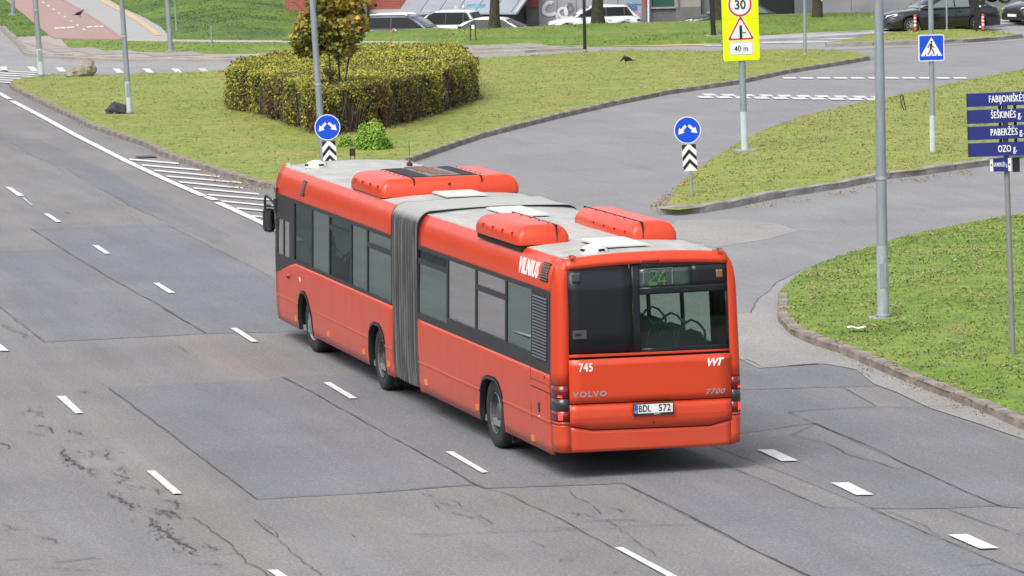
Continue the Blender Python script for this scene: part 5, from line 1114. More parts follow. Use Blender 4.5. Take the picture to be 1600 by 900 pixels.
# ------------------------------------------------------------------ posts
mat('zinc_strap', (.55, .56, .57), .4, metal=.5)
def post(u, v, ut, vt, r0, r1, H, name, lab, m=None, paint=None, foot=None, head=True, D=None, z0=.12, group=None, cat='lamp post', arm=1):
    g = G(u, v, z0); D = g.y; t = PD(ut, vt, D); ax = (t-g).normalized(); ax = ax/ax.z
    o = empty(name, g, 0, lab, cat, group); m = m or M_steel
    if paint:
        zp = paint; MB().tube([ax*-.1, ax*zp], [r0, r0+(r1-r0)*zp/H], 16).build('painted_base', M_steel2, o); MB().tube([ax*zp, ax*H], [r0*.97+(r1-r0)*zp/H, r1], 16).build('pole', m, o)
    else: MB().tube([ax*-.1, ax*(H*.5), ax*H], [r0, (r0+r1)/2, r1], 14).build('pole', m, o)
    if foot: MB().box((-foot, -foot, -.05), (foot, foot, .05)).build('footing', M_conc, o)
    MB().lathe([(r0*1.25, 0), (r0*1.25, .05), (r0*.98, .07)], 'z', tuple(ax*.04), 14).build('collar', MATS['concrete'] if not foot else m, o)
    if r0 > .07:                                                    # hatch and strap on the larger posts
        dd = MB().box((-r0*.55, -r0*1.04, .55), (r0*.55, -r0*.5, .95)).build('access_door', m, o, 0); dd.location = (ax.x*.75, 0, 0)
        MB().lathe([(r0*.99, 2.35), (r0*.99, 2.40)], 'z', (ax.x*2.37, ax.y*2.37, 0), 16).build('strap', MATS['zinc_strap'], o)
    if head:
        e = ax*H; MB().tube([e, e+Vector((0, -.1, .35))*1, e+Vector((arm*.5, -.15, .6)), e+Vector((arm*1.4, -.2, .7))], [r1, r1*.9, r1*.8, r1*.7], 10).build('arm', m, o)
        l = MB().box((0, -.14, -.05), (.7*arm, .14, .06)).build('lamp_head', mat('lamp_housing', (.3, .31, .32), .5), o); l.location = e+Vector((arm*1.3, -.2, .72))
    return o
post(1380, 500, 1373, 0, .098, .055, 10, 'lamp_post', 'tall grey lamp post with peeling pale band on the corner lawn, right of the bus', paint=None, foot=.24, arm=-1)
post(507, 287, 488, 0, .080, .06, 9, 'lamp_post', 'grey lamp post rising in front of the hedge and maple, behind the bus roof', foot=.18)
post(203, 179, 190, 0, .088, .06, 9, 'lamp_post', 'grey lamp post with pale painted base beside the dark rock', paint=1.0, arm=-1)
post(65, 120, 55, 0, .105, .07, 9, 'lamp_post', 'grey lamp post with pale painted base at the island tip left of the boulder', paint=1.0)
post(267, 82, 261, 0, .10, .075, 9, 'lamp_post', 'grey lamp post on the thin grass strip right of the footpath', foot=.22)
post(276, 49, 273, 0, .04, .035, 5, 'metal_post', 'thin grey post standing on the green hill behind the lamp post', head=False, cat='post')
post(331, 74, 330, 40, .035, .035, .86, 'bollard_post', 'short thin metal post on the grass strip left of the hedge', head=False, cat='post')
post(20, 24, 20, 0, .10, .08, 8, 'lamp_post', 'grey lamp post on the dark lawn at the left of the red cycle path', foot=.2)
post(914, 82, 912.5, 0, .065, .05, 6, 'lamp_post', 'slim black lamp post at the far edge of the hedge island', M_black, head=True)
post(1115, 57, 1112, 0, .10, .09, 6, 'lamp_post', 'thick black lamp post on a pale footing behind the yellow sign', M_black, foot=.3)
post(1258, 88, 1257, 0, .060, .05, 5, 'metal_post', 'grey post on the far right end of the hedge island', head=False, cat='post')
post(1437, 48, 1436.5, 0, .035, .035, 2.6, 'metal_post', 'thin grey post on the small far island, just left of the pedestrian sign pole', head=False, cat='post')
post(1479.5, 50, 1479, 0, .035, .035, 2.6, 'metal_post', 'thin grey post on the small far island, just right of the pedestrian sign pole', head=False, cat='post')
# peeling band on the big lamp post
g = G(1380, 500, .12); t = PD(1373, 0, g.y); ax = (t-g); ax /= ax.z
bn = MB().tube([ax*.05, ax*1.25], [.101, .098], 16, cap=False).build('pale_band', mat('peeling_paint', (.42, .46, .49), .7, noise=.6, nscale=5, col2=(.27, .30, .32), stretch=(2, 2, 1)), None)
for o in bpy.data.objects:
    if o.get('label', '').startswith('tall grey lamp post with peeling'): bn.parent = o; bn.location = (0, 0, 0)
# ------------------------------------------------------------------ signs
S_blue = mat('sign_blue', (.0, .07, .62), .35, coat=.3); S_white = mat('sign_white', (.80, .80, .80), .4); S_blk = mat('sign_black', (.012, .012, .014), .4); S_red = mat('sign_red', (.65, .02, .015), .4)
S_yel = mat('sign_yellow', (.80, .95, .0), .4, emit=0); S_back = mat('sign_back', (.10, .105, .11), .6, metal=.3); S_navy = mat('sign_navy', (.012, .022, .17), .4, coat=.2)
def shape(poly, m, o, name, y=-.012, th=.002): return MB().prism(poly, y-th, y, 'xz').build(name, m, o, 0)
def circ(r, cx, cz, n=40): return [(cx+r*math.cos(2*math.pi*k/n), cz+r*math.sin(2*math.pi*k/n)) for k in range(n)]
def rrect(w, h, cx, cz, r=.03, n=4):
    out = []
    for sx, sz, a in ((1, 1, 0), (-1, 1, 90), (-1, -1, 180), (1, -1, 270)):
        for k in range(n+1): t = math.radians(a+90*k/n); out.append((cx+sx*(w/2-r)+r*math.cos(t), cz+sz*(h/2-r)+r*math.sin(t)))
    return out
def lean(o, u, v, ut, vt):
    g = o.location.copy(); t = PD(ut, vt, g.y)-g; o.rotation_euler = (0, math.atan2(t.x, t.z), o.rotation_euler[2]); return o
def arrow_sign(u, v, hz, lab):
    g = G(u, v, .12); o = empty('direction_sign', g, .05, lab, 'road sign', 'blue pass-either-side signs with chevron boards')
    MB().tube([(0, .02, -.1), (0, .02, hz+.1)], .028, 10).build('post', M_steel, o)
    p = MB().prism(circ(.305, 0, hz), -.012, .0, 'xz').build('round_plate', S_white, o); shape(circ(.285, 0, hz), S_blue, p, 'blue_field', -.0125)
    for s in (-1, 1):
        a = [(.0, .030), (.135, .030), (.135, .082), (.265, 0), (.135, -.082), (.135, -.030), (0, -.030)]; c, sn = math.cos(math.radians(-46)), math.sin(math.radians(-46))
        shape([(s*(.032+x*c-z*sn), hz+.105+x*sn+z*c) for x, z in a], S_white, p, 'arrow', -.0150)
    b = MB().prism(rrect(.325, .60, 0, hz-.625, .02), -.012, 0, 'xz').build('chevron_board', S_white, o)
    c0 = hz-.625
    for z in (.02, -.20):
        shape([(-.16, c0+z-.10), (0, c0+z+.08), (.16, c0+z-.10), (.16, c0+z), (0, c0+z+.18), (-.16, c0+z)][:6], S_blk, b, 'chevron', -.0125)
    for s in (-1, 1): shape([(s*.16, c0+.30), (s*.16, c0+.16), (s*.03, c0+.30)], S_blk, b, 'chevron', -.0125)
    return o
o = arrow_sign(1082, 303, 1.45, 'round blue arrows sign over a chevron board, on the tip of the wedge island'); lean(o, 1082, 303, 1074, 203)
o = arrow_sign(519, 291, 1.40, 'round blue arrows sign over a chevron board, in front of the hedge beside lamp post'); lean(o, 519, 291, 511.5, 198)
# 30 / junction / 40 m board
g = G(1165, 236, .12); o = empty('speed_sign', g, .22, 'tall fluorescent yellow board with 30 limit, junction triangle and 40 m plate', 'road sign'); lean(o, 1165, 236, 1157.5, 0)
zb_, zt2 = 2.31, 4.45; cx = -.04
MB().tube([(0, .07, -.1), (0, .07, 1.0)], .092, 14).build('painted_base', M_steel2, o); MB().tube([(0, .07, 1.0), (0, .07, 4.4)], .085, 14).build('pole', M_steel, o); MB().box((-.27, -.2, -.04), (.27, .3, .03)).build('footing', M_conc, o)
bd = MB().prism(rrect(.96, zt2-zb_, cx, (zb_+zt2)/2, .05), -.04, -.02, 'xz').build('yellow_board', S_yel, o); MB().prism(rrect(.975, zt2-zb_+.015, cx, (zb_+zt2)/2, .05), -.02, -.005, 'xz').build('board_edge', S_back, o)
sh = lambda poly, m, nm, k=0: shape(poly, m, bd, nm, -.0405-k*.0022, .002)
zc = zb_+1.43
sh(circ(.325, cx, zc), S_white, 'white_rim'); sh(circ(.308, cx, zc), S_red, 'red_ring', 1); sh(circ(.262, cx, zc), S_white, 'white_disc', 2); text('30', .33, S_blk, bd, 'limit_number', Matrix.Translation((cx, -.0485, zc-.02)), bold=.006, sx=.92)
def tri(r, m, nm, k, cz=zb_+.735):
    pts = []
    for q in range(3):
        a = math.radians(90+120*q); c = Vector((math.cos(a), math.sin(a)))*r
        for e in (-1, 0, 1): b = math.radians(90+120*q+e*50); pts.append((cx+c.x+math.cos(b)*.03, cz+c.y+math.sin(b)*.03))
    sh(pts, m, nm, k)
tri(.375, S_white, 'triangle_rim', 0); tri(.350, S_red, 'triangle_red', 1); tri(.270, S_white, 'triangle_field', 2)
z1 = zb_+.70; sh([(cx-.035, z1-.17), (cx, z1-.13), (cx+.035, z1-.17), (cx+.035, z1+.17), (cx, z1+.22), (cx-.035, z1+.17)], S_blk, 'main_road_symbol', 3); sh([(cx+.03, z1-.005), (cx+.135, z1-.005), (cx+.135, z1+.02), (cx+.03, z1+.02)], S_blk, 'side_road_symbol', 4)
sh(rrect(.63, .33, cx, zb_+.31, .03), mat('sign_grey', (.45, .47, .50), .5), 'plate_rim', 0); sh(rrect(.60, .30, cx, zb_+.31, .03), S_white, 'plate_field', 1); text('40 m', .20, S_blk, bd, 'distance_number', Matrix.Translation((cx, -.046, zb_+.30)), bold=.002, sx=.86, spacing=1.05)
for z in (zb_+1.05,): sh([(cx-.48, z), (cx+.48, z), (cx+.48, z+.006), (cx-.48, z+.006)], mat('seam_olive', (.35, .42, 0), .6), 'board_joint', 0)
# pedestrian crossing
g = G(1458.5, 240, .12); o = empty('pedestrian_sign', g, .10, 'square blue pedestrian crossing sign on a tall grey pole with pale base', 'road sign'); lean(o, 1458, 240, 1455, 0)
MB().tube([(0, .07, -.1), (0, .07, .95)], .075, 14).build('painted_base', M_steel2, o); MB().tube([(0, .07, .95), (0, .07, 4.4)], .066, 14).build('pole', M_steel, o)
zc = 2.64; pl_ = MB().prism(rrect(.65, .66, -.02, zc, .045), -.03, -.015, 'xz').build('square_plate', S_white, o); s2 = lambda p, m, nm, k=0: shape(p, m, pl_, nm, -.0305-k*.0022, .002)
s2(rrect(.60, .61, -.02, zc, .02), S_blue, 'blue_field'); s2([(-.29, zc-.20), (.25, zc-.20), (-.02, zc+.27)], S_white, 'white_triangle', 1)
wk = lambda p, nm='walker': s2([(-.02+x, zc+z) for x, z in p], S_blk, nm, 2)
s2(circ(.026, -.018, zc+.150, 14), S_blk, 'walker_head', 2); wk([(-.035, .115), (.02, .115), (.015, -.02), (-.04, -.02)]); wk([(-.04, .11), (-.085, .05), (-.085, .0), (-.068, 0), (-.065, .045), (-.03, .085)]); wk([(.015, .11), (.04, .04), (.09, 0), (.08, -.018), (.02, .03)])
wk([(-.04, -.02), (-.005, -.02), (-.02, -.08), (-.075, -.17), (-.10, -.16), (-.06, -.09)]); wk([(-.01, -.02), (.02, -.02), (.06, -.08), (.085, -.165), (.06, -.17), (.03, -.09)])
for x in (-.15, -.005, .14): wk([(x-.025, -.19), (x+.01, -.19), (x+.02, -.155), (x-.005, -.155)], 'zebra_block')
# street name boards
g = G(1583, 560, .13); o = empty('street_name_sign', g, -.10, 'stack of four navy street name boards on a leaning grey post, right edge', 'street sign'); lean(o, 1583, 560, 1572.5, 245)
D_ = g.y; k_ = D_/FPX
Zof = lambda v: (560-v)*k_
MB().tube([(0, .05, -.1), (0, .05, Zof(141))], .042, 12).build('post', mat('pole_olive', (.27, .28, .26), .6, metal=.2, noise=.2, nscale=4), o)
for (v0, v1, s_) in ((140, 161, 'FABIJONIŠKĖS'), (166, 187.5, 'ŠEŠKINĖS g.'), (192, 213, 'PABERŽĖS g.'), (218, 239.5, 'OZO g.')):
    z0_, z1_ = Zof(v1), Zof(v0); x0, x1 = -.56, .66
    b = MB().box((x0, -.06, z0_), (x1, .03, z1_)).build('name_board', S_navy, o, 0); MB().box((x0-.018, -.062, z0_-.003), (x0, .032, z1_+.003)).build('board_end', S_blk, b, 0)
    text(s_, .150, S_white, b, 'street_name', Matrix.Translation((.035 if 'FAB' in s_ else .02, -.064, (z0_+z1_)/2+(.012 if s_[0] in 'Š' else 0))), bold=0, sx=.54 if 'FAB' in s_ else .56, spacing=1.1)
    text(s_, .150, S_white, b, 'street_name', Matrix.Translation((.003+(.035 if 'FAB' in s_ else .02), -.0652, (z0_+z1_)/2+(.012 if s_[0] in 'Š' else 0))), bold=0, sx=.54 if 'FAB' in s_ else .56, spacing=1.1)
    text(s_, .150, S_white, b, 'street_name', Matrix.Translation((-.003+(.035 if 'FAB' in s_ else .02), -.0664, (z0_+z1_)/2+.002+(.012 if s_[0] in 'Š' else 0))), bold=0, sx=.54 if 'FAB' in s_ else .56, spacing=1.1)
for x in (-.10, .13): MB().box((x, .03, Zof(239)), (x+.045, .06, Zof(142))).build('bracket', S_blk, o, 0)
b = MB().box((-.25, -.045, Zof(264)), (.08, -.02, Zof(243))).build('small_board', S_navy, o, 0)
b.rotation_euler = (0, 0, -.15)
for x, s_ in ((-.227, '←'), (.052, '→')):
    MB().box((x-.022, -.047, Zof(263.5)), (x+.027, -.0455, Zof(243.5))).build('white_end', S_white, b, 0)
    dx = -1 if x < 0 else 1; shape([(x+dx*.016, Zof(253.5)), (x-dx*.004, Zof(251)), (x-dx*.004, Zof(252.8)), (x-dx*.016, Zof(252.8)), (x-dx*.016, Zof(254.2)), (x-dx*.004, Zof(254.2)), (x-dx*.004, Zof(256))], S_navy, b, 'arrow', -.0475)
text('UKMERGĖS g.', .085, S_white, b, 'street_name', Matrix.Translation((-.085, -.048, Zof(253.5))), sx=.42, bold=.001)
b = MB().box((.09, .0, Zof(266)), (.20, .20, Zof(243))).build('small_board', S_blk, o, 0); b['label'] = 'small board seen from its dark back'
# ------------------------------------------------------------------ rusty frames, hoops
M_rust = mat('rusty_iron', (.10, .05, .03), .9, noise=.5, nscale=15)
g = G(551, 254, .12); o = empty('rusty_frame', g, .5, 'low rusty iron stand with a small plate, between the chevron board and the kerb', 'stand'); k_ = g.y/FPX
MB().bar((-.07, 0, -.05), (-.05, 0, .34), .018).build('leg', M_rust, o); MB().bar((.07, 0, -.05), (.06, 0, .34), .018).build('leg', M_rust, o); MB().box((-.075, -.01, .17), (.08, .01, .36)).build('plate', M_rust, o)
g = G(1414, 176, .12); o = tag(MB().tube([(.03, 0, -.05), (-.10, 0, .25), (-.13, 0, .45), (-.09, 0, .52), (-.04, 0, .48), (-.03, .0, .35), (.06, .02, -.03)], .017, 8).tube([(-.11, 0, .33), (-.04, 0, .42)], .012, 6).build('bent_iron_hoop', M_rust), 'bent dark iron hoop leaning out of the grass beyond the big lamp post', 'hoop'); o.location = g
g = G(739, 62, .2); o = tag(MB().tube([(-.11, 0, -.05), (-.09, 0, .45), (-.04, 0, .66), (.04, 0, .7), (.10, 0, .6), (.12, 0, -.05)], .022, 8).build('black_hoop', M_black), 'black iron hoop with pale plate on the verge near the tree trunk', 'hoop'); o.location = g
pl_ = MB().box((-.05, -.03, .43), (.07, -.02, .58)).build('plate', S_white, o, 0)
g = G(614, 53, .25); o = empty('fallen_cone', g, .3, 'small orange and white stake lying on the verge below the grey car', 'marker'); M_or = mat('signal_orange', (.80, .10, .02), .6)
MB().tube([(-.18, 0, -.02), (.05, 0, .18)], [.03, .05], 8).build('orange_stake', M_or, o); MB().tube([(.05, 0, .18), (.13, 0, .11)], .04, 8).build('white_end', S_white, o)
# striped bollards
def bollard(u, v, lab):
    g = G(u, v, .15); o = empty('flexible_bollard', g, 0, lab, 'bollard', 'orange bollards on the far island'); z = 0
    MB().lathe([(.09, 0), (.09, .03), (.055, .04)], 'z', n=14).build('base', M_black, o)
    for i, (h, m) in enumerate([(.20, M_or), (.09, S_white), (.07, M_or), (.07, S_white), (.07, M_or), (.06, S_white), (.10, M_or)]):
        MB().lathe([(.052, z), (.052, z+h)], 'z', n=14, close=True).build('white_band' if m is S_white else 'orange_band', m, o); z += h*1.0
bollard(1430, 49, 'orange bollard with white bands in front of the front wheel of the black car'); bollard(1536, 48, 'orange bollard with white bands beside the dark direction board')
g = G(1526, 48, .15); o = empty('direction_board', g, .1, 'dark round-topped sign seen from its back, beside the right orange bollard', 'road sign'); MB().tube([(0, 0, -.1), (0, 0, 2.6)], .045, 10).build('post', M_black, o)
MB().box((-.10, -.05, .08), (.16, .03, .95)).build('base_board', M_black, o); MB().prism(circ(.33, .02, 1.18), -.06, -.03, 'xz').build('round_plate', M_black, o)
for x, z in ((.13, 1.20), (.13, .93), (.12, .12)): MB().prism([(x-.04, z), (x+.05, z), (x+.03, z+.06), (x-.02, z+.08)], -.066, -.061, 'xz').build('white_mark', S_white, o)
# litter
g = G(1338, 513, .2); o = MB(); r_ = random.Random(4); rows = [[(x/10*.30-.15, y+.03*math.sin(x*.6)+r_.uniform(-.008, .008), .02+.010*math.sin(x*.8)+r_.uniform(-.003, .003)) for x in range(11)] for y in (-.10, 0, .10)]
o = tag(o.grid(rows).build('paper_scrap', mat('paper', (.82, .82, .80), .8)), 'crumpled white paper lying on the corner lawn beside the lamp post', 'litter'); o.location = g
# ------------------------------------------------------------------ crows
def crow(u, v, yaw, lab, bend=0):
    g = G(u, v, .14); o = empty('crow', g, yaw, lab, 'bird'); m = mat('crow_black', (.012, .012, .015), .55)
    S_ = [(-.24, .13, .015), (-.16, .15, .045), (-.08, .17, .08), (0, .19, .092), (.07, .235, .075), (.12, .29-bend*.5, .048), (.155, .335-bend, .04), (.185, .335-bend*1.1, .025)]
    rows = [[(x, r*math.cos(a)*.85, z+r*math.sin(a)) for a in (2*math.pi*k/12 for k in range(12))] for x, z, r in S_]
    b = MB().grid(rows, closed=True); b.add(rows[0], [tuple(range(12))]); b.add(rows[-1], [tuple(range(12))]); b = b.build('body', m, o, 60)
    MB().tube([(.18, 0, .335-bend*1.1), (.225, 0, .325-bend*1.2)], [.016, .003], 8).build('beak', m, o); MB().prism([(-.34, -.03), (-.2, -.045), (-.2, .045), (-.34, .03)], .115, .135, 'xy').build('tail', m, o)
    for s in (-1, 1):
        MB().tube([(-.0, s*.03, .16), (.01, s*.035, .06), (.0, s*.035, 0)], .007, 6).build('leg', m, o); MB().prism([(-.27, .10), (-.1, .14), (.04, .2), (.05, .24), (-.05, .26), (-.16, .21)], s*.055, s*.07, 'xz').build('wing', m, o)
crow(125, 27, .3, 'black crow standing on the red cycle path'); crow(978, 100, math.pi-.2+.4, 'black crow pecking in the grass of the hedge island', .2)
# ------------------------------------------------------------------ parked cars
M_tyre = MATS['tyre']; M_cg = mat('car_glass', (.008, .011, .011), .10, spec=.22); M_cgl = mat('car_glass_light', (.10, .15, .13), .08, coat=.4); M_trim = mat('car_trim', (.02, .02, .022), .5)
M_alloy = mat('alloy', (.55, .56, .58), .3, metal=.8); M_hl = mat('headlamp', (.75, .78, .80), .12, coat=.6); M_roofbar = mat('roof_rail', (.5, .5, .52), .3, metal=.7)
def car(loc, rz, lab, paint, L=4.4, Wd=1.80, H=1.48, hood=.92, belt=.98, wb=2.65, fo=.90, xa=1.15, xr=1.85, xe=3.35, xd=4.15, clr=.20, cat='car', glass=None, rails=False, plate=True, roofm=None, twotone=None):
    """x runs from the nose (0) to the tail (L); xa windscreen foot, xr roof start, xe roof end, xd rear glass foot"""
    o = empty('parked_car', loc, rz, lab, cat); hw = Wd/2; glass = glass or M_cg; wx = (fo, fo+wb); R = .325
    def topz(x):
        return float(np.interp(x, [0, .06, .25, .6, xa, xd, L-.12, L-.02, L], [.55, .68, hood-.14, hood-.05, belt-.02, belt+.02, belt-.02, belt-.14, .62]))
    def wid(x): return hw*float(np.interp(x, [0, .10, .35, .9, L-.7, L-.2, L], [.70, .84, .94, 1, 1, .93, .80]))
    def bot(x):
        for c in wx:
            if abs(x-c) < R+.06: return max(clr, .32+math.sqrt(max(0, (R+.06)**2-(x-c)**2)))
        return clr+.02
    xs = sorted(set([0, .03, .08, .15, .25, .4, .6, xa, L, L-.03, L-.1, L-.2, L-.35]+[c+d for c in wx for d in np.linspace(-(R+.061), R+.061, 13)]+list(np.linspace(.6, L-.4, 16)))); rows = []
    for x in xs:
        w = wid(x); t = topz(x); b = bot(x); sh = t-.10; row = []
        for y, z in ((w*.93, b), (w*.985, b+(sh-b)*.15), (w, b+(sh-b)*.5), (w*.985, b+(sh-b)*.8), (w*.95, sh), (w*.88, t-.03), (w*.70, t), (0, t+.025)): row.append((x, y, z))
        rows.append(row+[(x, -y, z) for x, y, z in row[::-1][1:]])
    mb = MB().grid(rows); mb.add(rows[0], [tuple(range(15))]); mb.add(rows[-1], [tuple(range(15))]); body = mb.build('body', paint, o, 40)
    MB().box((.3, -hw*.8, clr), (L-.3, hw*.8, .5)).build('underbody', M_trim, o, 0)
    # greenhouse
    prof = [(xa, belt-.03), (xa+(xr-xa)*.5, belt+(H-belt)*.56), (xr, H-.07), (xr+.30, H-.015), ((xr+xe)/2, H), (xe, H-.04), (xe+.15, H-.10), (xd, belt)]
    wy = lambda z: hw*(.90-.20*max(0, (z-belt))/(H-belt)); rows = []
    for x, z in prof: rows.append([(x, wy(belt), belt-.03), (x, wy(z), z-.035 if z > belt+.1 else z-.005), (x, wy(z)-.06, z), (x, 0, z+.02), (x, -wy(z)+.06, z), (x, -wy(z), z-.035 if z > belt+.1 else z-.005), (x, -wy(belt), belt-.03)])
    rows = [[(x, y, z) for x, y, z in r_] for r_ in rows]; cab = MB().grid(rows).build('cabin', roofm or paint, o, 30)
    zp = lambda x: float(np.interp(x, [p[0] for p in prof], [p[1] for p in prof]))
    def xat(z, front): 
        a = prof[:3] if front else prof[::-1][:3]; return float(np.interp(z, [p[1] for p in a], [p[0] for p in a]))
    zl, zh = belt+.02, H-.11; n_ = 3; xm = [xa+.30, (xr+xe)/2-.10, xe-.05, xd-.12]
    for sg in (1, -1):
        for k in range(3):
            a, b = xm[k]+(.03 if k else 0), xm[k+1]-.03; pts = []
            for x, z in ((a, zl), (b, zl), (b, min(zh, zp(b)-.08)), (a, min(zh, zp(a)-.08))): pts.append((x, z))
            if k == 0: pts = [(xa+.22, zl), (b, zl), (b, zh), (xr+.12, zh), (xr-.08, zh-.10)]
            if k == 2: pts = [(a, zl), (xd-.22, zl), (xe+.08, zh-.05), (a, zh)]
            vs = [(x, sg*(wy(z)+.006), z) for x, z in pts]; MB().add(vs, [tuple(range(len(vs)))]).build('side_window', glass, o, 0)
        vs = [(x, sg*(wy(z)+.004), z) for x, z in [(xa+.14, zl-.03), (xd-.12, zl-.03), (xe+.12, zh+.0), (xe, zh+.03), (xr+.08, zh+.03), (xr-.12, zh-.07)]]; MB().add(vs, [tuple(range(6))]).build('window_surround', M_trim, o, 0)
        MB().box((xa+.28, sg*hw-(.02 if sg > 0 else .14), belt), (xa+.38, sg*hw+(.14 if sg > 0 else .02), belt+.13)).build('wing_mirror', M_trim, o, 0)
        MB().tube([(L-.22, sg*wid(L-.22)*.93, belt-.22), (L-.07, sg*wid(L-.05)*.93, belt-.24)], .07, 8).build('tail_light', B_redl, o)
        hz = hood-.24; MB().add([(.10, sg*wid(.1)*.99, hz-.03), (.36, sg*wid(.36)*1.0, hz+.05), (.38, sg*wid(.38)*.97, hz+.13), (.08, sg*wid(.08)*.62, hz+.05), (.04, sg*wid(.04)*.62, hz-.04)], [(0, 1, 2, 3, 4)]).build('headlight', M_hl, o, 0)
        for x in ((xr+xe)/2-.1, xe-.05): MB().box((x-.006, sg*hw-(.0 if sg > 0 else .004), .40), (x+.006, sg*hw+(.004 if sg > 0 else 0), belt-.1)).build('door_gap', M_trim, o, 0)
        for x in ((xr+xe)/2+.05, xe+.08): MB().box((x-.08, sg*hw-(.01 if sg > 0 else .02), belt-.17), (x+.08, sg*hw+(.02 if sg > 0 else .01), belt-.14)).build('door_handle', paint, o, 0)
        if rails: MB().tube([(xr+.15, sg*(wy(H)-.02), H-.0), (xr+.3, sg*(wy(H)-.02), H+.04), (xe-.1, sg*(wy(H)-.02), H+.03), (xe+.05, sg*(wy(H)-.02), H-.02)], .018, 6).build('roof_rail', M_roofbar, o)
        for wxx in wx:
            t = MB().lathe([(.20, -.10), (.30, -.11), (R, -.08), (R, .08), (.30, .11), (.215, .10)], 'y', (0, 0, 0), 24).build('wheel', M_tyre, o); t.location = (wxx, sg*(hw-.12), R)
            q = MB().lathe([(.218, sg*.095), (.205, sg*.07), (.19, sg*.03), (0, sg*.03)], 'y', (0, 0, 0), 20).build('rim', M_trim, t)
            m = MB().lathe([(.215, sg*.104), (.20, sg*.104), (.195, sg*.08)], 'y', (0, 0, 0), 24)
            for k in range(9): a = k*2*math.pi/9; m.bar((0, sg*.10, 0), (.205*math.cos(a), sg*.095, .205*math.sin(a)), .035, .02, up=(0, 1, 0))
            m.lathe([(.05, sg*.08), (.05, sg*.12), (0, sg*.12)], 'y', (0, 0, 0), 12).build('spokes', M_alloy, t)
    MB().add([(x, y, z) for x, y, z in [(xa+.03, hw*.80, belt+.0), (xa+.03, -hw*.80, belt+.0), (xr-.03, -hw*.66, H-.075), (xr-.03, hw*.66, H-.075)]], [(0, 1, 2, 3)]).xf(Matrix.Translation((-.022, 0, .02))).build('windscreen', glass, o, 0)
    MB().add([(x, y, z) for x, y, z in [(xd-.03, hw*.76, belt+.04), (xd-.03, -hw*.76, belt+.04), (xe+.17, -hw*.62, H-.12), (xe+.17, hw*.62, H-.12)]], [(0, 1, 2, 3)]).xf(Matrix.Translation((.03, 0, .02))).build('rear_window', glass, o, 0)
    MB().add([(-.005, hw*.52, .62), (-.005, -hw*.52, .62), (.02, -hw*.42, .42), (.02, hw*.42, .42)], [(0, 1, 2, 3)]).xf(Matrix.Translation((-.005, 0, 0))).build('grille', mat('car_grille', (.05, .052, .055), .35, metal=.4), o, 0)
    if plate: MB().box((-.035, -.26, .36), (-.015, .26, .47)).build('number_plate', mat('car_plate', (.70, .72, .78), .5), o, 0)
    return o
def cp(u, v, D, z): p = PD(u, v, D); return Vector((p.x, p.y, z))
P_grey = mat('paint_slate', (.10, .115, .15), .28, metal=.5, coat=.6); P_white = mat('paint_white', (.72, .73, .75), .3, coat=.6); P_blk = mat('paint_black', (.012, .012, .018), .22, coat=.8); P_dk = mat('paint_dark', (.035, .036, .04), .3, coat=.5); P_br = mat('paint_brown', (.16, .09, .075), .35, coat=.4)
LOT = -1.2
# the heading turns the nose (local -x) where the photo shows it
car(cp(718, 46, 190, LOT), math.pi-.28, 'slate grey estate car parked behind the verge, below the red brick wall', P_grey, L=4.65, H=1.62, Wd=1.85, wb=2.7, xa=1.25, xr=2.05, xe=4.0, xd=4.45, rails=True, hood=1.0, belt=1.05)
car(cp(622, 46, 196, LOT+.0), -.35, 'white hatchback half hidden behind the slate grey estate car', P_white, L=4.3, H=1.60, wb=2.6, xa=1.2, xr=1.9, xe=3.5, xd=4.05)
car(cp(676, 46, 193, LOT-.1), -.25, 'silver car parked behind the left tree trunk', P_white, L=4.4, H=1.46, wb=2.65, xa=1.15, xr=2.0, xe=3.3, xd=4.2)
car(cp(856, 40, 200, LOT), .06, 'white hatchback parked side-on before the graffiti wall, behind the middle tree trunk', P_white, L=4.28, H=1.47, wb=2.63, fo=.87, xa=1.15, xr=1.95, xe=3.55, xd=4.05)
car(cp(1066, 30, 199, LOT), .05, 'dark car seen behind the verge between black lamp post and beige wall', P_dk, L=4.4, H=1.50, glass=M_cgl)
car(cp(1376, 48, 171.5, .01), .30, 'glossy black saloon on the far street behind the pedestrian sign', P_blk, L=4.85, Wd=1.86, H=1.47, wb=2.85, fo=.95, xa=1.45, xr=2.35, xe=3.55, xd=4.45, glass=mat('car_glass_sky', (.16, .19, .18), .05, coat=.6), hood=.93)
car(cp(1530, 16, 190, .35), .25, 'dark grey car up on the verge behind the direction board, upper right', P_dk, L=4.4, H=1.5)
car(cp(1582, 36, 176, .01), .62, 'black car with number plate entering at the top right corner', P_blk, L=4.6, H=1.46, Wd=1.84)
# ------------------------------------------------------------------ background building and trees
M_brick = None
def brickmat():
    m = bpy.data.materials.new('red_brick'); m.use_nodes = True; t = m.node_tree; n = t.nodes; l = t.links; b = n['Principled BSDF']; b.inputs['Roughness'].default_value = .9
    tc = n.new('ShaderNodeTexCoord'); mp = n.new('ShaderNodeMapping'); mp.inputs['Rotation'].default_value = (math.pi/2, 0, 0); l.new(tc.outputs['Object'], mp.inputs[0])
    k = n.new('ShaderNodeTexBrick'); k.inputs['Scale'].default_value = 1; k.inputs['Brick Width'].default_value = .25; k.inputs['Row Height'].default_value = .077; k.inputs['Mortar Size'].default_value = .010
    k.inputs['Color1'].default_value = (.42, .085, .05, 1); k.inputs['Color2'].default_value = (.30, .06, .04, 1); k.inputs['Mortar'].default_value = (.30, .20, .17, 1); l.new(mp.outputs[0], k.inputs[0])
    l.new(k.outputs[0], b.inputs['Base Color']); return m
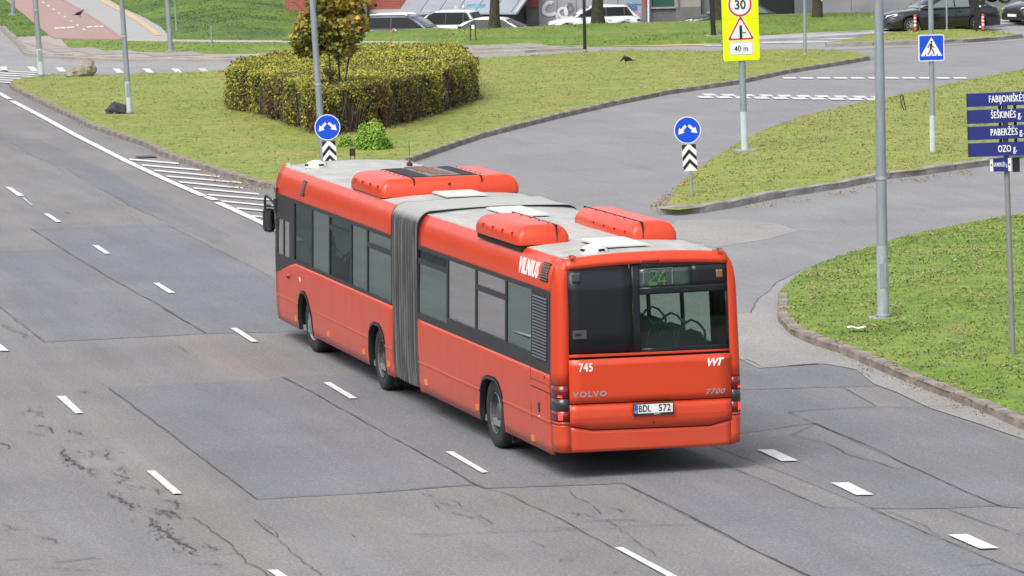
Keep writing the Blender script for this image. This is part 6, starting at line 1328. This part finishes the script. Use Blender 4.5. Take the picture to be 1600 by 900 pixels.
M_brick = brickmat(); M_pl = mat('plinth_render', (.20, .19, .185), .9, noise=.35, nscale=1.2); M_wall = mat('pale_render', (.40, .40, .41), .85, noise=.3, nscale=.7, col2=(.30, .30, .31)); M_beige = mat('beige_render', (.38, .34, .29), .9, noise=.25, nscale=.8)
M_gw = mat('grey_wall', (.30, .30, .31), .9, noise=.35, nscale=.5, stretch=(1, 1, 2)); M_dkw = mat('dark_opening', (.012, .014, .016), .8); M_met = mat('zinc_sheet', (.42, .45, .50), .45, metal=.35, noise=.2, nscale=1)
YB = 207.; bld = empty('brick_building', (PD(800, 30, YB).x, YB, LOT), 0, 'low red brick building with pale graffiti walls and slanted zinc cladding behind the parked cars', 'building'); bo = Vector(bld.location)
def wall(u0, u1, v0, v1, m, name='wall', D=YB, th=.4, parent=bld):
    """v0 top (None: above the frame), v1 bottom (None: down to the ground)"""
    a = PD(u0, v0 if v0 is not None else 10, D); b = PD(u1, v1 if v1 is not None else 10, D); zt = a.z if v0 is not None else 6.5; zb = b.z if v1 is not None else LOT-.1
    q = Vector(parent.location); return MB().box((a.x-q.x, D-q.y, zb-q.z), (b.x-q.x, D+th-q.y, zt-q.z)).build(name, m, parent, 0)
wall(445, 500, None, 25, M_brick); wall(446, 470, 25, None, M_wall, 'plinth', YB+.05); wall(470, 560, 25, None, M_pl, 'plinth', YB+.05); wall(500, 561, None, 25, M_brick); wall(558, 577, None, None, mat('grey_post', (.22, .21, .21), .9, noise=.2, nscale=2), 'pillar', YB-.3, .5)
wall(577, 660, None, 15.5, M_brick, D=YB+.1); wall(577, 660, 15.5, None, mat('white_plinth', (.50, .50, .50), .9), 'plinth', YB+.05)
wall(640, 806, 21, None, mat('stained_wall', (.22, .205, .19), .9, noise=.5, nscale=1.5), 'wall', YB-.1); wall(805, 826, None, None, mat('grey_timber', (.19, .175, .165), .9, noise=.3, nscale=2), 'wall', YB+.2)
wall(820, 842, None, 11.5, M_brick, D=YB-.15); wall(822, 842, 11.5, None, M_pl, 'plinth', YB-.1); wall(842, 1003, None, None, M_wall, 'render_panel', YB-.05); wall(1003, 1010, None, 12, M_brick, D=YB-.1); wall(1003, 1010, 12, None, M_pl, 'plinth', YB-.1)
wall(1010, 1020, None, None, M_pl, 'pillar', YB+.1); wall(1019, 1054, None, 11.5, mat('green_glass', (.03, .10, .075), .15), 'window', YB+.1); wall(1017, 1056, 11.5, 13, M_conc, 'window_sill', YB-.08, .3); wall(1020, 1056, 13, None, M_pl, 'plinth', YB+.05)
wall(1054, 1095, None, 11, M_beige, D=YB+.02); wall(1056, 1095, 11, None, M_pl, 'plinth', YB-.02); wall(1095, 1187, None, None, mat('blue_grey_render', (.20, .20, .23), .9, noise=.3, nscale=1), 'wall', YB+.3)
MB().tube([PD(1013.5, 60, YB-.2)-bo, PD(1013, -40, YB-.2)-bo], .05, 8).build('drainpipe', S_white, bld)
for u in (960, 968): pass
for u in (870, 900, 932, 965): wall(u, u+1.0, None, None, mat('joint_dark', (.12, .12, .12), .9), 'panel_joint', YB-.058, .02)
wall(1060, 1061, None, 14, MATS['joint_dark'], 'panel_joint', YB-.05, .1)
for x in (585, 631): wall(x, x+4, 6, 10, M_dkw, 'air_brick', YB+.08, .1)
# slanted zinc panels (each its own)
for k in range(8):
    u0 = 627+k*28.5-(6 if k == 0 else 0); u1 = 627+(k+1)*28.5-1.2
    if u1 > 822: u1 = 806
    if u0 > 800: break
    lo0 = PD(u0, 20.5+.0*k, 203.2); lo1 = PD(u1, 20.5, 203.2); hi0 = PD(u0+39, -35, 206.9); hi1 = PD(u1+39 if k < 6 else u1+39, -35, 206.9)
    m = MB(); vs = [p-bo for p in (lo0, lo1, hi1, hi0)]; vs += [p+Vector((0, .06, -.06)) for p in vs]
    m.add(vs, [(0, 1, 2, 3), (7, 6, 5, 4), (0, 4, 5, 1), (1, 5, 6, 2), (2, 6, 7, 3), (3, 7, 4, 0)]).build('zinc_panel', M_met, bld, 0)
m = MB().bar(PD(806, 20.5, 203.1)-bo, PD(845, -35, 206.8)-bo, .14, .12).bar(PD(622, 21, 203.1)-bo, PD(807, 20.6, 203.1)-bo, .10, .10).build('zinc_edge', mat('zinc_light', (.5, .53, .57), .4, metal=.3), bld, 0)
# graffiti painted on the walls: flat strokes a few millimetres thick
SK = [0]
def stroke(px, w, m, D, name='graffiti', slope=None):
    SK[0] += .004; D = D-SK[0]
    P_ = [PD(u, v, D)-bo for u, v in px]; mb = MB()
    if slope: P_ = [PD(u, v, 203.2+3.7*(20.5-v)/55.5-.04-SK[0])-bo for u, v in px]
    Q = [P_[0]]
    for i in range(len(P_)-1):
        for j in range(1, 5): 
            t = j/4; a, b, c, d = P_[max(i-1, 0)], P_[i], P_[i+1], P_[min(i+2, len(P_)-1)]
            Q.append(.5*((2*b)+(c-a)*t+(2*a-5*b+4*c-d)*t*t+(3*b-a-3*c+d)*t**3))
    L_, R_ = [], []
    for i, p in enumerate(Q):
        d = (Q[min(i+1, len(Q)-1)]-Q[max(i-1, 0)]); d.y = 0; d = d.normalized() if d.length > 1e-5 else Vector((1, 0, 0)); nn = Vector((-d.z, 0, d.x))*w/2; p = p-Vector((0, .0012*i, 0)); L_.append(p+nn); R_.append(p-nn)
    mb.grid([[tuple(p) for p in L_], [tuple(p) for p in R_]]); return mb.build(name, m, bld, 0)
Gw = mat('spray_white', (.75, .75, .76), .8); Gb = mat('spray_blue', (.10, .12, .42), .8); Gc = mat('spray_cyan', (.10, .45, .60), .8); Gp = mat('spray_pink', (.42, .24, .24), .9, noise=.6, nscale=3, col2=(.36, .33, .34)); Gl = mat('spray_lilac', (.30, .32, .55), .9, noise=.5, nscale=3, col2=(.38, .38, .42)); Gg = mat('spray_grey', (.20, .21, .23), .8)
D0 = YB-.075
stroke([(863, 5), (858, 3.5), (852, 8), (849, 15), (852, 21), (860, 23), (868, 20)], .17, Gw, D0); stroke([(869, 20), (870, 26), (873, 31)], .12, Gw, D0); stroke([(880, 12), (873, 16), (874, 24), (882, 27), (886, 20), (882, 11), (884, 24)], .12, Gw, D0); stroke([(886, 8), (884, 20), (886, 28)], .12, Gw, D0)
stroke([(888, 8), (885, 14), (890, 18), (895, 13), (892, 6), (887, 6)], .10, Gg, D0)
stroke([(980, 1), (981, 4), (988, 5), (996, 2)], .09, Gc, D0); stroke([(982, 5), (1002, 5)], .06, Gc, D0)
stroke([(974, 9), (977, 17), (981, 9)], .06, Gb, D0); stroke([(983, 16), (983, 10), (986, 10)], .06, Gb, D0); stroke([(988, 16), (987, 11), (990, 9), (992, 13), (989, 16)], .06, Gb, D0); stroke([(993, 16), (992, 9), (995, 11), (993, 13), (996, 15)], .06, Gb, D0)
stroke([(975, 30), (985, 27), (1001, 29)], .55, Gp, D0+.01); stroke([(997, 10), (998, 22), (997, 30)], .3, Gl, D0+.012); stroke([(962, 14), (966, 20), (960, 28)], .12, Gp, D0)
stroke([(703, 12), (709, 10), (716, 12), (723, 10), (722, 14), (708, 15)], .10, MATS['zinc_light'] if 'zinc_light' in MATS else Gw, 0, slope=True); stroke([(728, 13), (732, 9), (742, 8), (750, 9), (759, 8)], .14, mat('spray_aqua', (.20, .42, .46), .8), 0, slope=True); stroke([(731, 11), (745, 12), (757, 10)], .10, MATS['spray_aqua'], 0, slope=True)
# service wall on the right with its dark opening
wl = empty('concrete_wall', (PD(1240, 20, 204).x, 204, LOT), 0, 'grey concrete wall with a dark opening behind the verge, upper right', 'wall')
wall(1187, 1242, None, None, M_dkw, 'opening', 204.6, .4, wl); wall(1242, 1270, None, None, mat('slate_wall', (.16, .165, .18), .9, noise=.2, nscale=1), 'wall_panel', 204.2, .4, wl); wall(1270, 1284, None, None, M_pl, 'wall_panel', 204.3, .4, wl)
wall(1286, 1330, None, None, M_gw, 'wall_panel', 204, .4, wl); wall(1330.5, 1376, None, None, M_gw, 'wall_panel', 204, .4, wl); wall(1376.5, 1430, None, None, M_gw, 'wall_panel', 203.98, .4, wl); wall(1430.5, 1480, None, None, M_gw, 'wall_panel', 204, .4, wl)
wall(1187, 1481, -90, -96, M_conc, 'coping', 203.9, .6, wl) if False else None
g = PD(1283, 20, 200); o = empty('striped_post', (g.x, 200, LOT), 0, 'narrow black and white post beside the right tree trunk', 'post')
for i in range(8): MB().box((-.06, -.05, .35*i), (.06, .05, .35*i+.35)).build('black_band' if i % 2 else 'white_band', S_blk if i % 2 else S_white, o, 0)
g = PD(575, 48, 183); o = tag(MB().grid([[(-.16, -.16, 0), (.16, -.16, 0), (.16, .16, 0), (-.16, .16, 0)], [(-.10, -.10, .38), (.10, -.10, .38), (.10, .10, .38), (-.10, .10, .38)]], closed=True).box((-.55, -.2, -.05), (.16, .2, .04)).build('concrete_block', mat('pale_concrete', (.5, .5, .49), .9)), 'pale concrete block at the foot of the black pole, left of the grey car', 'block'); 
g = G(572, 54, .25); o.location = g
post(576, 50, 575, 0, .06, .05, 5, 'metal_post', 'black pole beside the pale concrete block and brick wall', M_black, head=False, z0=.3, cat='post')
def tree(u, v, r0, lab, lean_=0):
    g = G(u, v, .30); o = empty('street_tree', g, 0, lab, 'tree'); p, r_ = limb((0, 0, -.2), (lean_, 0, 4.6), r0*1.05, r0*.72, .04, 7); r_[0] = r0*1.5; r_[1] = r0*1.1; t = MB().tube(p, r_, 12).build('trunk', mat('bark_green', (.075, .068, .045), .95, noise=.6, nscale=5, bump=1, bscale=14), o)
    cl = []
    for k in range(7):
        a = k*.9; e = Vector((math.cos(a)*1.9, math.sin(a)*1.9, 5.8+random.random()*2.2)); q, rr_ = limb(p[-1-(k % 3)], e, r0*.4, .04, .12, 5); MB().tube(q, rr_, 7).build('branch', M_bark, t); cl.append(e)
    n = 1400; c = np.array([list(e) for e in cl]); c = c[rng.integers(0, 7, n)]; d = rng.normal(0, 1, (n, 3))*np.array([.85, .85, .7]); pp = c+d; pp = pp[pp[:, 2] > 4.4]
    l = leaves(pp, np.tile([0, 0, 1.], (len(pp), 1)), .22, 'leaves', 'tree_leaf', rng.random(len(pp)), o); l['kind'] = 'stuff'; return o
tree(773, 44, .20, 'left tree trunk on the verge between the silver car and the zinc cladding'); tree(935, 36, .23, 'middle tree trunk standing in front of the white hatchback and graffiti wall'); tree(1122, 30, .20, 'tree trunk half hidden behind the black lamp post and yellow sign', .1); tree(1277, 27, .18, 'right tree trunk before the grey concrete wall')
# ------------------------------------------------------------------ unseen tree belts added outside the frame to darken reflections in paint and glass
def belt(pts, h, name, lab, seed):
    rows = []; P_ = []
    for a, b in zip(pts, pts[1:]):
        a, b = Vector(a), Vector(b); k = max(2, int((b-a).length/3)); P_ += [a.lerp(b, j/k) for j in range(k)]
    for j, f in enumerate(np.linspace(0, 1, 9)):
        rows.append([(p.x+2.5*mnoise.noise(Vector((p.x*.12, p.y*.12, f*3+seed))), p.y+2.5*mnoise.noise(Vector((p.x*.12, p.y*.12+9, f*3+seed))), f*h*(1+.45*mnoise.noise(Vector((p.x*.07, p.y*.07, seed)))+.2*mnoise.noise(Vector((p.x*.3, p.y*.3, seed))))) for p in P_])
    o = MB().grid(rows).build(name, mat('added_foliage', (.045, .065, .025), .9, noise=.7, nscale=.35, col2=(.10, .085, .03), bump=1, bscale=1.5)); tag(o, lab, 'trees', kind='stuff')
belt([(-75, 330), (-62, 220), (-52, 120), (-50, 40), (-52, -40), (-30, -90)], 15, 'reflection_tree_belt', 'added belt of foliage left of the road, unseen, for dark reflections', 3)
belt([(-30, -90), (40, -95), (90, -40), (85, 60), (80, 160)], 13, 'reflection_tree_belt', 'added belt of foliage behind the viewer and right of the junction, unseen, for dark reflections', 8)
